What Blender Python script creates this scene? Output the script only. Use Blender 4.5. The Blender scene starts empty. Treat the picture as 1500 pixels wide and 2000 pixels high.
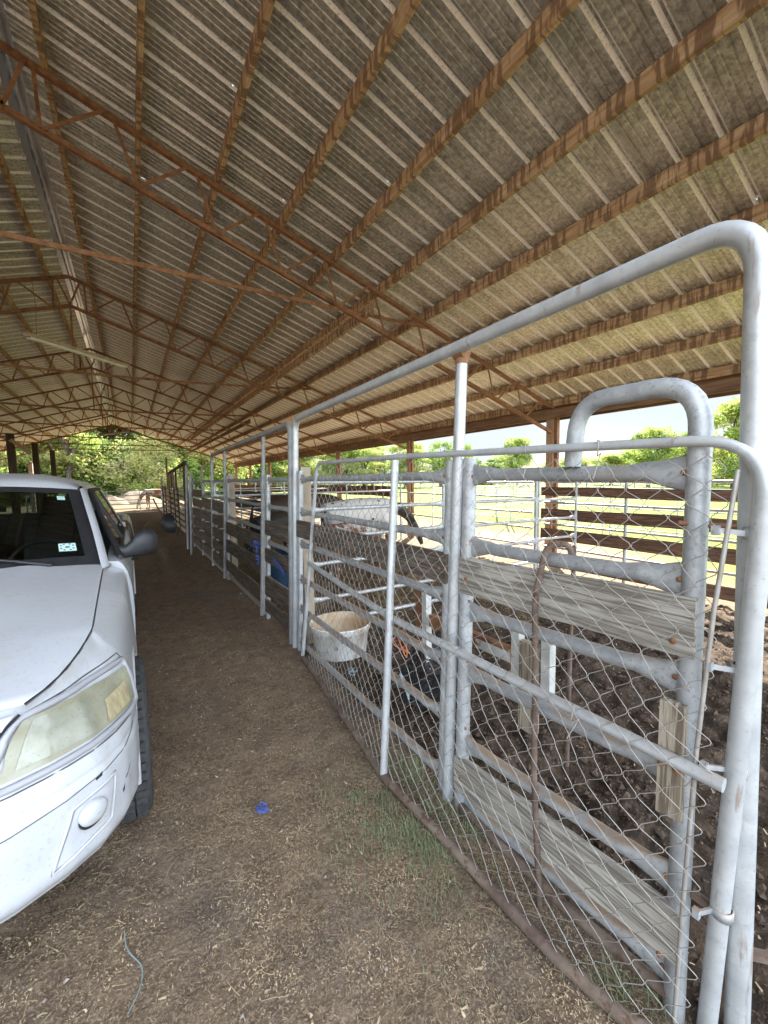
import bpy, math, random
import numpy as np
from mathutils import Vector, Matrix
random.seed(7); RNG = np.random.default_rng(7)
S = bpy.context.scene; C = S.collection
R = math.radians

# ------------------------------------------------------------------ camera, world, sun, exposure
cd = bpy.data.cameras.new('camera'); cam = bpy.data.objects.new('camera', cd); C.objects.link(cam)
CR = (0.8490, -0.5282, -0.0155); CUP = (0.0558, 0.0603, 0.9966); CF = (0.5254, 0.8470, -0.0807)
# orthonormalise forward/right and rebuild up
f = Vector(CF).normalized(); r = Vector(CR); r = (r - f*r.dot(f)).normalized(); u = r.cross(f)
cam.matrix_world = Matrix(((r.x, u.x, -f.x, 0), (r.y, u.y, -f.y, 0), (r.z, u.z, -f.z, 1.65), (0, 0, 0, 1)))
cd.sensor_fit = 'HORIZONTAL'; cd.sensor_width = 36; cd.lens = 36*795/1500
cd.clip_start = 0.02; cd.clip_end = 2000
S.camera = cam
SUN_DIR = Vector((0.98, 0.95, 1.0)).normalized()          # towards the sun
elev = math.asin(SUN_DIR.z); azim = math.atan2(SUN_DIR.x, SUN_DIR.y)
w = bpy.data.worlds.new('World'); S.world = w; w.use_nodes = True
nt = w.node_tree; bg = nt.nodes['Background']
sky = nt.nodes.new('ShaderNodeTexSky'); sky.sky_type = 'NISHITA'; sky.sun_disc = False
sky.sun_elevation = elev; sky.sun_rotation = azim; sky.air_density = 1.0; sky.dust_density = 0.5
tcw = nt.nodes.new('ShaderNodeTexCoord'); mpw = nt.nodes.new('ShaderNodeMapping'); mpw.inputs['Scale'].default_value = (1.5, 1.5, 7)
nzw = nt.nodes.new('ShaderNodeTexNoise'); nzw.inputs['Scale'].default_value = 2.2; nzw.inputs['Detail'].default_value = 7
rmw = nt.nodes.new('ShaderNodeMapRange'); rmw.inputs['From Min'].default_value = .36; rmw.inputs['From Max'].default_value = .54
mxw = nt.nodes.new('ShaderNodeMix'); mxw.data_type = 'RGBA'; mxw.inputs[7].default_value = (8.0, 8.8, 9.9, 1)
L = nt.links.new
L(tcw.outputs['Generated'], mpw.inputs[0]); L(mpw.outputs[0], nzw.inputs['Vector']); L(nzw.outputs[0], rmw.inputs['Value'])
L(rmw.outputs[0], mxw.inputs[0]); L(sky.outputs[0], mxw.inputs[6])
sxw = nt.nodes.new('ShaderNodeSeparateXYZ'); L(tcw.outputs['Generated'], sxw.inputs[0])
rbw = nt.nodes.new('ShaderNodeMapRange'); L(sxw.outputs[1], rbw.inputs['Value'])      # sky brightened behind the camera, dimmed ahead; added to fill the interior
for k_, v_ in zip(('From Min', 'From Max', 'To Min', 'To Max'), (.25, -.6, .122, .76)): rbw.inputs[k_].default_value = v_
vmw = nt.nodes.new('ShaderNodeVectorMath'); vmw.operation = 'SCALE'; L(mxw.outputs[2], vmw.inputs[0]); L(rbw.outputs[0], vmw.inputs['Scale']); L(vmw.outputs[0], bg.inputs[0]); bg.inputs[1].default_value = 0.15
sd = bpy.data.lights.new('sun', 'SUN'); sd.energy = 4.5; sd.angle = R(.53); sd.color = (1, .93, .82)
so = bpy.data.objects.new('sun', sd); C.objects.link(so); so.rotation_euler = SUN_DIR.to_track_quat('Z', 'Y').to_euler(); so.location = (20, 20, 30)
S.view_settings.view_transform = 'Standard'; S.view_settings.look = 'None'; S.view_settings.gamma = 1
S.view_settings.exposure = 2.62
S.render.engine = 'CYCLES'
S.cycles.max_bounces = 8; S.cycles.diffuse_bounces = 5; S.cycles.transparent_max_bounces = 12

# ------------------------------------------------------------------ materials
def mat(name, c0, c1=None, scale=4, stretch=(1, 1, 1), rough=.7, metal=0, bump=0, bscale=None, lo=.35, hi=.65,
        layers=(), coord='P', detail=5, emit=None, spec=.5, topdirt=0):
    m = bpy.data.materials.new(name); m.use_nodes = True; n = m.node_tree.nodes; l = m.node_tree.links.new
    b = n['Principled BSDF']; b.inputs['Roughness'].default_value = rough; b.inputs['Metallic'].default_value = metal
    b.inputs['Specular IOR Level'].default_value = spec
    if coord == 'P': src = n.new('ShaderNodeNewGeometry').outputs['Position']
    else: src = n.new('ShaderNodeTexCoord').outputs['Object']
    def noise(scale, stretch, detail=5, typ='noise'):
        mp = n.new('ShaderNodeMapping'); mp.inputs['Scale'].default_value = stretch; l(src, mp.inputs[0])
        if typ == 'voronoi':
            t = n.new('ShaderNodeTexVoronoi'); t.inputs['Scale'].default_value = scale; l(mp.outputs[0], t.inputs['Vector']); return t.outputs['Distance']
        t = n.new('ShaderNodeTexNoise'); t.inputs['Scale'].default_value = scale; t.inputs['Detail'].default_value = detail
        t.inputs['Roughness'].default_value = .6
        l(mp.outputs[0], t.inputs['Vector']); return t.outputs['Fac']
    def rng(x, lo, hi):
        t = n.new('ShaderNodeMapRange'); t.inputs['From Min'].default_value = lo; t.inputs['From Max'].default_value = hi; l(x, t.inputs['Value']); return t.outputs[0]
    col = None; n0 = None
    if c1 is not None:
        n0 = noise(scale, stretch, detail); mx = n.new('ShaderNodeMix'); mx.data_type = 'RGBA'
        mx.inputs[6].default_value = (*c0, 1); mx.inputs[7].default_value = (*c1, 1); l(rng(n0, lo, hi), mx.inputs[0]); col = mx.outputs[2]
    else: b.inputs['Base Color'].default_value = (*c0, 1)
    for ly in layers:
        k = noise(ly.get('scale', 4), ly.get('stretch', (1, 1, 1)), ly.get('detail', 5), ly.get('type', 'noise'))
        k = rng(k, ly.get('lo', .5), ly.get('hi', .6))
        if 'amt' in ly:
            mu = n.new('ShaderNodeMath'); mu.operation = 'MULTIPLY'; mu.inputs[1].default_value = ly['amt']; l(k, mu.inputs[0]); k = mu.outputs[0]
        mx = n.new('ShaderNodeMix'); mx.data_type = 'RGBA'
        if col is None: mx.inputs[6].default_value = (*c0, 1)
        else: l(col, mx.inputs[6])
        mx.inputs[7].default_value = (*ly['color'], 1); l(k, mx.inputs[0]); col = mx.outputs[2]
    if col is not None: l(col, b.inputs['Base Color'])
    if topdirt:
        nn = n.new('ShaderNodeSeparateXYZ'); l(n.new('ShaderNodeNewGeometry').outputs['Normal'], nn.inputs[0]); k = rng(nn.outputs[2], .15, .75)
        k2 = rng(noise(7, (1, 1, 1)), .36, .56); mu = n.new('ShaderNodeMath'); mu.operation = 'MULTIPLY'; l(k, mu.inputs[0]); l(k2, mu.inputs[1])
        sp = n.new('ShaderNodeSeparateXYZ'); l(src, sp.inputs[0]); k3 = rng(sp.outputs[2], 1.5, .7); mu2 = n.new('ShaderNodeMath'); mu2.operation = 'MULTIPLY'; l(mu.outputs[0], mu2.inputs[0]); l(k3, mu2.inputs[1])
        mu3 = n.new('ShaderNodeMath'); mu3.operation = 'MULTIPLY'; mu3.inputs[1].default_value = topdirt; l(mu2.outputs[0], mu3.inputs[0])
        mx = n.new('ShaderNodeMix'); mx.data_type = 'RGBA'; l(col, mx.inputs[6]); mx.inputs[7].default_value = (.34, .235, .155, 1); l(mu3.outputs[0], mx.inputs[0]); l(mx.outputs[2], b.inputs['Base Color'])
    if bump:
        bn = noise(bscale or scale, stretch, 6); bp = n.new('ShaderNodeBump'); bp.inputs['Strength'].default_value = bump; bp.inputs['Distance'].default_value = .01
        l(bn, bp.inputs['Height']); l(bp.outputs[0], b.inputs['Normal'])
    if emit: b.inputs['Emission Color'].default_value = (*emit[0], 1); b.inputs['Emission Strength'].default_value = emit[1]
    return m

M = {}
M['sheet'] = mat('corrugated_steel', (.50, .485, .415), (.72, .70, .60), 22, (1, 1, 1), .42, .55, .1, layers=[dict(scale=30, lo=.46, hi=.60, color=(.22, .205, .165), amt=.55),
    dict(scale=5, stretch=(.35, 3, 1), lo=.5, hi=.75, color=(.19, .17, .14), amt=.7), dict(scale=1.3, lo=.55, hi=.75, color=(.56, .53, .47), amt=.5),
    dict(scale=70, lo=.6, hi=.68, color=(.16, .14, .11), amt=.7)])
M['sheetrib'] = mat('lit_rib_steel', (.92, .90, .82), (.96, .95, .90), 30, (1, 1, 1), .5, .0, .1, layers=[dict(scale=60, lo=.56, hi=.66, color=(.36, .32, .25), amt=.7)])  # paler colour paints in the light that catches the rib flanks
M['purlin'] = mat('pine_purlin', (.36, .205, .105), (.60, .42, .25), 7, (4, .35, 4), .85, 0, .25, layers=[
    dict(scale=13, stretch=(.2, 1.5, .22), lo=.47, hi=.55, color=(.13, .068, .036), amt=.75, detail=3), dict(scale=60, stretch=(1, .05, 1), lo=.55, hi=.75, color=(.13, .065, .03), amt=.6)])
M['dwood'] = mat('dark_brown_timber', (.12, .065, .035), (.24, .14, .08), 8, (3, .3, 3), .85, 0, .3)
M['post'] = mat('treated_post', (.28, .16, .085), (.42, .27, .16), 9, (4, 4, .3), .85, 0, .3, layers=[dict(scale=50, stretch=(1, 1, .06), lo=.55, hi=.7, color=(.15, .08, .04), amt=.6)])
M['dpost'] = mat('dark_post', (.035, .022, .015), (.08, .05, .03), 9, (4, 4, .3), .9, 0, .3)
M['rust'] = mat('rusty_steel', (.20, .085, .038), (.30, .15, .075), 18, (1, 1, 1), .85, .1, .25, layers=[dict(scale=5, lo=.52, hi=.7, color=(.10, .045, .025))])
M['rustpipe'] = mat('muddy_rusty_pipe', (.095, .062, .046), (.20, .145, .11), 9, (1, 1, 1), .9, 0, .35, layers=[dict(scale=25, lo=.55, hi=.65, color=(.09, .05, .03))])
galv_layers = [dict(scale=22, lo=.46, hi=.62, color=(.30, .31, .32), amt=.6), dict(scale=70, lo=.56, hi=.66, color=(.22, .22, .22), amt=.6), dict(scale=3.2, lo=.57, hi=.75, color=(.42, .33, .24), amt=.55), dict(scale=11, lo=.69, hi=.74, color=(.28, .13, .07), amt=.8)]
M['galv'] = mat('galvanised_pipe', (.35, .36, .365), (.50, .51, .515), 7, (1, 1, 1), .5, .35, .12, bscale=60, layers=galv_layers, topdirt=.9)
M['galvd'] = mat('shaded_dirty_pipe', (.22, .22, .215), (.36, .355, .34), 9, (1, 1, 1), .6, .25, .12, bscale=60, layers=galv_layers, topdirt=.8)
M['galvw'] = mat('pale_galvanised_pipe', (.43, .44, .445), (.56, .57, .565), 6, (1, 1, 1), .42, .3, .08, bscale=50, layers=[dict(scale=26, lo=.50, hi=.66, color=(.40, .41, .41), amt=.55), dict(scale=90, lo=.62, hi=.68, color=(.3, .3, .3), amt=.6), dict(scale=4, lo=.60, hi=.72, color=(.34, .24, .17), amt=.6), dict(scale=30, stretch=(1, 1, .15), lo=.62, hi=.70, color=(.26, .15, .10), amt=.6)], topdirt=.5)
M['wire'] = mat('chain_wire', (.44, .42, .39), (.30, .26, .22), 12, rough=.5, metal=.3)
M['white_paint'] = mat('chipped_white_paint', (.60, .60, .57), (.42, .40, .36), 8, rough=.7, layers=[dict(scale=14, lo=.6, hi=.66, color=(.30, .15, .08))])
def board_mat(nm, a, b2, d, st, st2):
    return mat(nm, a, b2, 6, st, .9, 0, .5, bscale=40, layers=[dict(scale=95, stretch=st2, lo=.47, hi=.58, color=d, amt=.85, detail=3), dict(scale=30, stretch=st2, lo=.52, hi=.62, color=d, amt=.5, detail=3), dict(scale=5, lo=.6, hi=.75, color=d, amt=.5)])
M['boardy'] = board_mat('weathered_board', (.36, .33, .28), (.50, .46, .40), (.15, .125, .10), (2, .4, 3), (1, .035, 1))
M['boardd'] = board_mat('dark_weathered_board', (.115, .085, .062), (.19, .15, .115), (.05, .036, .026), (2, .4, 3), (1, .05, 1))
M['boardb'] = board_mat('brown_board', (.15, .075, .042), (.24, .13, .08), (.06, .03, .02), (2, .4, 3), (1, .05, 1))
M['boardv'] = board_mat('upright_weathered_board', (.30, .25, .18), (.40, .34, .26), (.13, .09, .06), (3, 3, .4), (1, 1, .05))
M['slat'] = mat('pale_slat', (.42, .35, .26), (.28, .22, .16), 5, (1, .4, 1), .9, 0, .3)
M['ridge'] = mat('bright_ridge_flashing', (.80, .86, .95), (.55, .60, .68), 3, (1, .3, 1), .22, .9)
M['black'] = mat('black_plastic', (.018, .019, .022), (.03, .031, .034), 20, rough=.5, coord='O')
M['rubber'] = mat('black_rubber', (.030, .030, .032), (.060, .060, .061), 30, rough=.85, coord='O', bump=.3, layers=[dict(scale=9, lo=.55, hi=.7, color=(.09, .075, .06), amt=.5)])
M['tube'] = mat('fluorescent_tube', (.8, .8, .78), rough=.4)
M['fixture'] = mat('fixture_enamel', (.30, .20, .13), (.45, .36, .27), 6, rough=.6)
M['blue'] = mat('blue_plastic', (.008, .035, .07), (.014, .05, .10), 5, rough=.5)
M['bluerope'] = mat('blue_twine', (.035, .07, .30), (.10, .16, .42), 30, rough=.8)
M['orope'] = mat('orange_twine', (.62, .20, .08), (.45, .14, .06), 30, rough=.8)
M['greyrope'] = mat('grey_rag', (.16, .22, .22), (.26, .32, .32), 30, rough=.9)
M['straw'] = mat('straw', (.46, .34, .19), (.28, .19, .10), 3, rough=.9)
M['chip'] = mat('wood_chip', (.52, .39, .24), (.14, .10, .066), 5, rough=.95)
M['leafbit'] = mat('dry_leaf', (.55, .44, .28), (.42, .31, .18), 3, rough=.9)
M['grass'] = mat('grass_blade', (.10, .14, .065), (.22, .25, .13), 3, rough=.8)
M['clod'] = mat('dung_clod', (.030, .020, .015), (.12, .080, .053), 20, rough=.95, bump=.6)
M['crumb'] = mat('dirt_crumb', (.075, .056, .043), (.17, .13, .10), 20, rough=.95)
M['stone'] = mat('pale_stone', (.34, .29, .24), (.20, .17, .14), 9, rough=.9)
M['mound'] = mat('pale_sand', (.22, .17, .115), (.17, .13, .085), 4, rough=.95, bump=.5)
M['tub'] = mat('dirty_white_tub', (.76, .75, .72), (.64, .61, .56), 5, rough=.6, coord='O', layers=[dict(scale=4, stretch=(1, 1, .4), lo=.50, hi=.68, color=(.33, .21, .11), amt=.9), dict(scale=16, lo=.60, hi=.66, color=(.2, .13, .08), amt=.8)])
M['tubin'] = mat('rusty_tub_inside', (.46, .30, .16), (.60, .47, .32), 5, rough=.8, coord='O')
# truck
M['paint'] = mat('white_car_paint', (.52, .535, .56), (.48, .49, .515), 2, rough=.24, coord='O', layers=[
    dict(scale=11, lo=.56, hi=.75, color=(.46, .42, .36), amt=.42), dict(scale=70, lo=.57, hi=.68, color=(.36, .33, .29), amt=.38), dict(scale=26, lo=.765, hi=.785, color=(.06, .05, .045), amt=.9), dict(scale=3.5, lo=.62, hi=.8, color=(.60, .61, .63), amt=.6)])
M['bezel'] = mat('grey_bezel', (.36, .36, .38), rough=.4, coord='O')
M['seam'] = mat('panel_seam', (.10, .10, .105), rough=.8)
M['gap'] = mat('dark_gap', (.012, .012, .014), rough=.8)
M['lens'] = mat('yellowed_headlight_lens', (.23, .215, .14), (.37, .37, .29), 3.0, (1, 1, 1.5), .16, 0, coord='O', layers=[dict(scale=6, lo=.5, hi=.72, color=(.26, .22, .12), amt=.7), dict(scale=80, lo=.62, hi=.68, color=(.1, .09, .06), amt=.5)])
M['amber'] = mat('amber_lens', (.48, .41, .26), (.34, .28, .16), 60, (1, 1, .1), .2, 0, coord='O')
M['reflector'] = mat('headlight_reflector', (.40, .41, .36), (.27, .27, .20), 6, rough=.16, metal=.1, coord='O', layers=[dict(scale=90, lo=.6, hi=.66, color=(.2, .18, .12), amt=.5)])
M['foglens'] = mat('fog_lens', (.45, .46, .47), (.62, .63, .64), 8, rough=.12, coord='O')
M['cabin'] = mat('cabin_trim', (.30, .33, .29), (.38, .41, .37), 3, rough=.8, coord='O')
M['seat'] = mat('seat_cloth', (.05, .055, .055), rough=.9)
M['sticker'] = mat('pale_sticker', (.55, .78, .72), rough=.5)
M['mirrorglass'] = mat('mirror_glass', (.5, .5, .5), rough=.05, metal=1)
M['wheelrim'] = mat('wheel_rim', (.35, .35, .36), rough=.4, metal=.6)
g = bpy.data.materials.new('window_glass'); g.use_nodes = True; n = g.node_tree.nodes; n.remove(n['Principled BSDF'])
tr = n.new('ShaderNodeBsdfTransparent'); tr.inputs[0].default_value = (.50, .58, .54, 1); gl = n.new('ShaderNodeBsdfGlossy'); gl.inputs['Roughness'].default_value = .03
fr = n.new('ShaderNodeFresnel'); fr.inputs[0].default_value = 1.5; ms = n.new('ShaderNodeMixShader')
g.node_tree.links.new(fr.outputs[0], ms.inputs[0]); g.node_tree.links.new(tr.outputs[0], ms.inputs[1]); g.node_tree.links.new(gl.outputs[0], ms.inputs[2]); g.node_tree.links.new(ms.outputs[0], n['Material Output'].inputs[0])
M['glass'] = g
dg = g.copy(); dg.name = 'dark_window_glass'; dg.node_tree.nodes['Transparent BSDF'].inputs[0].default_value = (.16, .19, .18, 1); M['darkglass'] = dg
def leafm(nm, a, b2):
    m = mat(nm, a, b2, 1.4, rough=.75, coord='P'); b = m.node_tree.nodes['Principled BSDF']
    # light passes through thin leaves
    n = m.node_tree.nodes; l = m.node_tree.links.new
    tl = n.new('ShaderNodeBsdfTranslucent'); ms = n.new('ShaderNodeMixShader'); ms.inputs[0].default_value = .5
    src = b.inputs['Base Color'].links[0].from_socket; l(src, tl.inputs[0]); l(b.outputs[0], ms.inputs[1]); l(tl.outputs[0], ms.inputs[2]); l(ms.outputs[0], n['Material Output'].inputs[0])
    return m
M['leafA'] = leafm('leaf_bright', (.30, .40, .08), (.40, .47, .13)); M['leafB'] = leafm('leaf_deep', (.15, .24, .065), (.23, .33, .09))
M['leafC'] = leafm('leaf_yellow', (.40, .42, .13), (.48, .43, .18)); M['leafD'] = leafm('leaf_pale', (.44, .36, .24), (.38, .38, .16))
M['bark'] = mat('bark', (.09, .07, .055), (.15, .12, .10), 6, (3, 3, .6), .9, 0, .4)

# ground with its zones
def ground_mat():
    m = bpy.data.materials.new('ground'); m.use_nodes = True; n = m.node_tree.nodes; l = m.node_tree.links.new; b = n['Principled BSDF']
    b.inputs['Roughness'].default_value = .95; b.inputs['Specular IOR Level'].default_value = .25
    pos = n.new('ShaderNodeNewGeometry').outputs['Position']; sp = n.new('ShaderNodeSeparateXYZ'); l(pos, sp.inputs[0])
    def noise(s, d=6, r=.6):
        t = n.new('ShaderNodeTexNoise'); t.inputs['Scale'].default_value = s; t.inputs['Detail'].default_value = d; t.inputs['Roughness'].default_value = r; l(pos, t.inputs['Vector']); return t.outputs['Fac']
    def rng(x, a, c, o0=0, o1=1):
        t = n.new('ShaderNodeMapRange'); t.inputs[1].default_value = a; t.inputs[2].default_value = c; t.inputs[3].default_value = o0; t.inputs[4].default_value = o1; l(x, t.inputs[0]); return t.outputs[0]
    def math_(op, a, c):
        t = n.new('ShaderNodeMath'); t.operation = op
        for i, v in enumerate((a, c)):
            if isinstance(v, (int, float)): t.inputs[i].default_value = v
            else: l(v, t.inputs[i])
        return t.outputs[0]
    def mix(fac, a, c):
        t = n.new('ShaderNodeMix'); t.data_type = 'RGBA'
        if isinstance(fac, (int, float)): t.inputs[0].default_value = fac
        else: l(fac, t.inputs[0])
        for i, v in ((6, a), (7, c)):
            if isinstance(v, tuple): t.inputs[i].default_value = (*v, 1)
            else: l(v, t.inputs[i])
        return t.outputs[2]
    nl = noise(.9); nm_ = noise(9); nf = noise(55); nff = noise(150, 3)
    aisle = mix(rng(nm_, .38, .65), (.118, .078, .050), (.200, .138, .092))
    aisle = mix(rng(nf, .52, .62), aisle, (.25, .185, .125)); aisle = mix(math_('MULTIPLY', rng(nff, .56, .64), .7), aisle, (.40, .30, .19))
    aisle = mix(rng(nl, .50, .66, 0, .6), aisle, (.130, .105, .088))
    muck = mix(rng(nm_, .4, .62), (.027, .019, .013), (.082, .055, .037)); muck = mix(rng(nf, .56, .66), muck, (.13, .088, .055))
    dirt = mix(rng(nm_, .38, .65), (.165, .115, .070), (.25, .185, .115)); dirt = mix(rng(nf, .58, .66), dirt, (.12, .08, .05))
    grass = mix(rng(nm_, .35, .65), (.105, .165, .008), (.16, .215, .014)); grass = mix(rng(nf, .55, .66), grass, (.07, .11, .015))
    x = math_('ADD', sp.outputs[0], rng(noise(3), 0, 1, -.45, .45)); y = math_('ADD', sp.outputs[1], rng(noise(.5), 0, 1, -2, 2))
    xs = math_('ADD', sp.outputs[0], rng(noise(5), 0, 1, -.1, .1))
    col = mix(rng(xs, 1.28, 1.42), aisle, muck)
    chips = mix(rng(nf, .45, .6), (.16, .11, .06), (.30, .22, .12))       # shavings in the pen further down
    col = mix(math_('MULTIPLY', math_('MULTIPLY', rng(y, 3.0, 4.6), rng(xs, 1.28, 1.42)), .75), col, chips)
    # straw-strewn band down the aisle
    col = mix(rng(x, 5.2, 6.6), col, dirt)
    out = math_('MAXIMUM', rng(y, 23.5, 25.5), math_('MAXIMUM', rng(x, 6.2, 7), rng(x, -8.2, -9.4)))
    col = mix(out, col, dirt)
    xg = math_('ADD', sp.outputs[0], rng(noise(.35), 0, 1, -2.5, 2.5)); near = rng(sp.outputs[1], 7, 1, 0, 3.2)
    gr = math_('MAXIMUM', rng(math_('ADD', xg, near), 9.5, 11.5), rng(y, 41, 44)); col = mix(gr, col, grass)
    l(col, b.inputs['Base Color'])
    h = math_('ADD', math_('MULTIPLY', nf, .6), math_('MULTIPLY', nm_, 1.0)); bp = n.new('ShaderNodeBump'); bp.inputs['Strength'].default_value = .9; bp.inputs['Distance'].default_value = .02
    l(h, bp.inputs['Height']); l(bp.outputs[0], b.inputs['Normal'])
    return m
M['ground'] = ground_mat()

# ------------------------------------------------------------------ mesh helpers
def V(*a): return Vector(a)
class MB:
    def __init__(s): s.v = []; s.f = []; s.sm = []; s.mi = []
    def add(s, vs, fs, smooth=False, mi=0):
        o = len(s.v); s.v += [tuple(p) for p in vs]
        for q in fs: s.f.append(tuple(i+o for i in q)); s.sm.append(smooth); s.mi.append(mi)
        return s
    def box(s, a, b, mi=0):
        x0, y0, z0 = [min(p, q) for p, q in zip(a, b)]; x1, y1, z1 = [max(p, q) for p, q in zip(a, b)]
        return s.add([(x0,y0,z0),(x1,y0,z0),(x1,y1,z0),(x0,y1,z0),(x0,y0,z1),(x1,y0,z1),(x1,y1,z1),(x0,y1,z1)],
                     [(0,3,2,1),(4,5,6,7),(0,1,5,4),(1,2,6,5),(2,3,7,6),(3,0,4,7)], mi=mi)
    def bar(s, p, q, w, h, up=(0, 0, 1), mi=0):
        p = Vector(p); q = Vector(q); d = (q-p).normalized(); up = Vector(up)
        if abs(d.dot(up)) > .98: up = Vector((1, 0, 0))
        a = d.cross(up).normalized(); b = a.cross(d).normalized()
        vs = [e + a*sx*w/2 + b*sy*h/2 for e in (p, q) for sx, sy in ((-1,-1),(1,-1),(1,1),(-1,1))]
        return s.add(vs, [(0,1,2,3),(7,6,5,4),(0,4,5,1),(1,5,6,2),(2,6,7,3),(3,7,4,0)], mi=mi)
    def tube(s, pts, r, n=8, cap=True, mi=0, closed=False, smooth=True):
        pts = [Vector(p) for p in pts]; N = len(pts); rs = r if isinstance(r, (list, tuple)) else [r]*N
        t0 = (pts[1]-pts[0]).normalized(); ref = Vector((0, 0, 1)) if abs(t0.z) < .9 else Vector((1, 0, 0))
        a = t0.cross(ref).normalized(); vs = []; fs = []
        for i, p in enumerate(pts):
            if closed: t = (pts[(i+1) % N]-pts[i-1]).normalized()
            else: t = (pts[min(i+1, N-1)]-pts[max(i-1, 0)]).normalized()
            a = (a - t*a.dot(t)).normalized(); b = t.cross(a)
            for k in range(n):
                g = 2*math.pi*k/n; vs.append(p + (a*math.cos(g)+b*math.sin(g))*rs[i])
        for i in range(N if closed else N-1):
            j = (i+1) % N
            for k in range(n): fs.append((i*n+k, i*n+(k+1) % n, j*n+(k+1) % n, j*n+k))
        s.add(vs, fs, smooth, mi)
        if cap and not closed: s.add(vs[:n], [tuple(range(n))[::-1]], False, mi); s.add(vs[-n:], [tuple(range(n))], False, mi)
        return s
    def lathe(s, prof, c, n=28, mi=0, axis='z', a0=0, a1=2*math.pi):
        full = abs(a1-a0-2*math.pi) < 1e-6; vs = []; fs = []; m = len(prof); k_ = n if full else n+1
        for i in range(k_):
            g = a0+(a1-a0)*i/n
            for rr, z in prof:
                if axis == 'z': vs.append((c[0]+rr*math.cos(g), c[1]+rr*math.sin(g), c[2]+z))
                elif axis == 'x': vs.append((c[0]+z, c[1]+rr*math.cos(g), c[2]+rr*math.sin(g)))
                else: vs.append((c[0]+rr*math.cos(g), c[1]+z, c[2]+rr*math.sin(g)))
        for i in range(n):
            j = (i+1) % k_
            for q in range(m-1): fs.append((i*m+q, j*m+q, j*m+q+1, i*m+q+1))
        return s.add(vs, fs, True, mi)
    def grid(s, P, smooth=True, mi=0, keep=None):
        nu, nv = len(P), len(P[0]); fs = []
        for i in range(nu-1):
            for j in range(nv-1):
                if keep is None or keep(i, j): fs.append((i*nv+j, (i+1)*nv+j, (i+1)*nv+j+1, i*nv+j+1))
        return s.add([p for row in P for p in row], fs, smooth, mi)
    def build(s, name, m, parent=None, loc=None):
        me = bpy.data.meshes.new(name); o = org(parent) if loc is None else Vector(loc)
        me.from_pydata([(p[0]-o.x, p[1]-o.y, p[2]-o.z) for p in s.v], [], s.f); me.polygons.foreach_set('use_smooth', s.sm)
        ms = m if isinstance(m, (list, tuple)) else [m]
        for q in ms: me.materials.append(M[q] if isinstance(q, str) else q)
        if len(ms) > 1: me.polygons.foreach_set('material_index', s.mi)
        me.update(); ob = bpy.data.objects.new(name, me); C.objects.link(ob)
        if parent: ob.parent = parent
        if loc is not None: ob.location = Vector(loc)-org(parent)
        return ob
def org(p):
    o = Vector((0, 0, 0))
    while p is not None: o = o + Vector(p.location); p = p.parent
    return o
def thing(name, label, cat, loc=(0, 0, 0), group=None):
    o = bpy.data.objects.new(name, None); C.objects.link(o); o.location = loc; o.empty_display_size = .1
    o['label'] = label; o['category'] = cat
    if group: o['group'] = group
    return o
def tag(o, label=None, cat=None, group=None, kind=None):
    for k, v in (('label', label), ('category', cat), ('group', group), ('kind', kind)):
        if v: o[k] = v
    return o
def kids(o): return [c for c in C.objects if c.parent == o]
def copy_tree(o, parent=None):
    c = o.copy(); C.objects.link(c); c.parent = parent
    for ch in kids(o): copy_tree(ch, c)
    return c
def rnd(pts, rad, n=6):
    """polyline with rounded corners"""
    pts = [Vector(p) for p in pts]; out = [pts[0]]
    for i in range(1, len(pts)-1):
        a, b, c = pts[i-1], pts[i], pts[i+1]; d1 = (a-b); d2 = (c-b); q = min(rad, d1.length*.48, d2.length*.48)
        p0 = b+d1.normalized()*q; p2 = b+d2.normalized()*q
        for k in range(n+1):
            t = k/n; out.append(p0*(1-t)**2 + b*2*t*(1-t) + p2*t*t)
    out.append(pts[-1]); return out
def flare(mb, p, q, r, fl=.15, wide=2.0):
    """pipe with flattened, widened ends as on a cattle panel"""
    p = Vector(p); q = Vector(q); L_ = (q-p).length; d = (q-p)/L_; up = Vector((0, 0, 1)); sd_ = d.cross(up).normalized()
    st = [(0, wide, .35), (.03, wide, .35), (fl*.6, 1.45, .6), (fl, 1.08, .95), (fl*1.3, 1, 1)]
    st = st + [(L_-a, b, c) for a, b, c in reversed(st)]
    n = 12; vs = []; fs = []
    for i, (a, wz, wx) in enumerate(st):
        c = p+d*a + up*(.004*math.sin(i*2.1+p.y*3))
        for k in range(n): g = 2*math.pi*k/n; vs.append(c + up*math.sin(g)*r*wz + sd_*math.cos(g)*r*wx)
    for i in range(len(st)-1):
        for k in range(n): fs.append((i*n+k, i*n+(k+1) % n, (i+1)*n+(k+1) % n, (i+1)*n+k))
    mb.add(vs, fs, True); mb.add(vs[:n], [tuple(range(n))]); mb.add(vs[-n:], [tuple(range(n))[::-1]])
def fast_mesh(name, verts, nper, m, kind=None, label=None, cat=None, mi=None, mats=None):
    """verts: (N*nper,3); every nper verts form one face"""
    verts = np.asarray(verts, dtype=np.float32).reshape(-1, 3); nf = len(verts)//nper
    me = bpy.data.meshes.new(name); me.vertices.add(len(verts)); me.vertices.foreach_set('co', verts.ravel())
    me.loops.add(nf*nper); me.loops.foreach_set('vertex_index', np.arange(nf*nper, dtype=np.int32))
    me.polygons.add(nf); me.polygons.foreach_set('loop_start', np.arange(0, nf*nper, nper, dtype=np.int32))
    for q in (mats or [m]): me.materials.append(M[q] if isinstance(q, str) else q)
    if mi is not None: me.polygons.foreach_set('material_index', np.asarray(mi, dtype=np.int32))
    me.update(calc_edges=True); me.validate()
    return me

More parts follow.
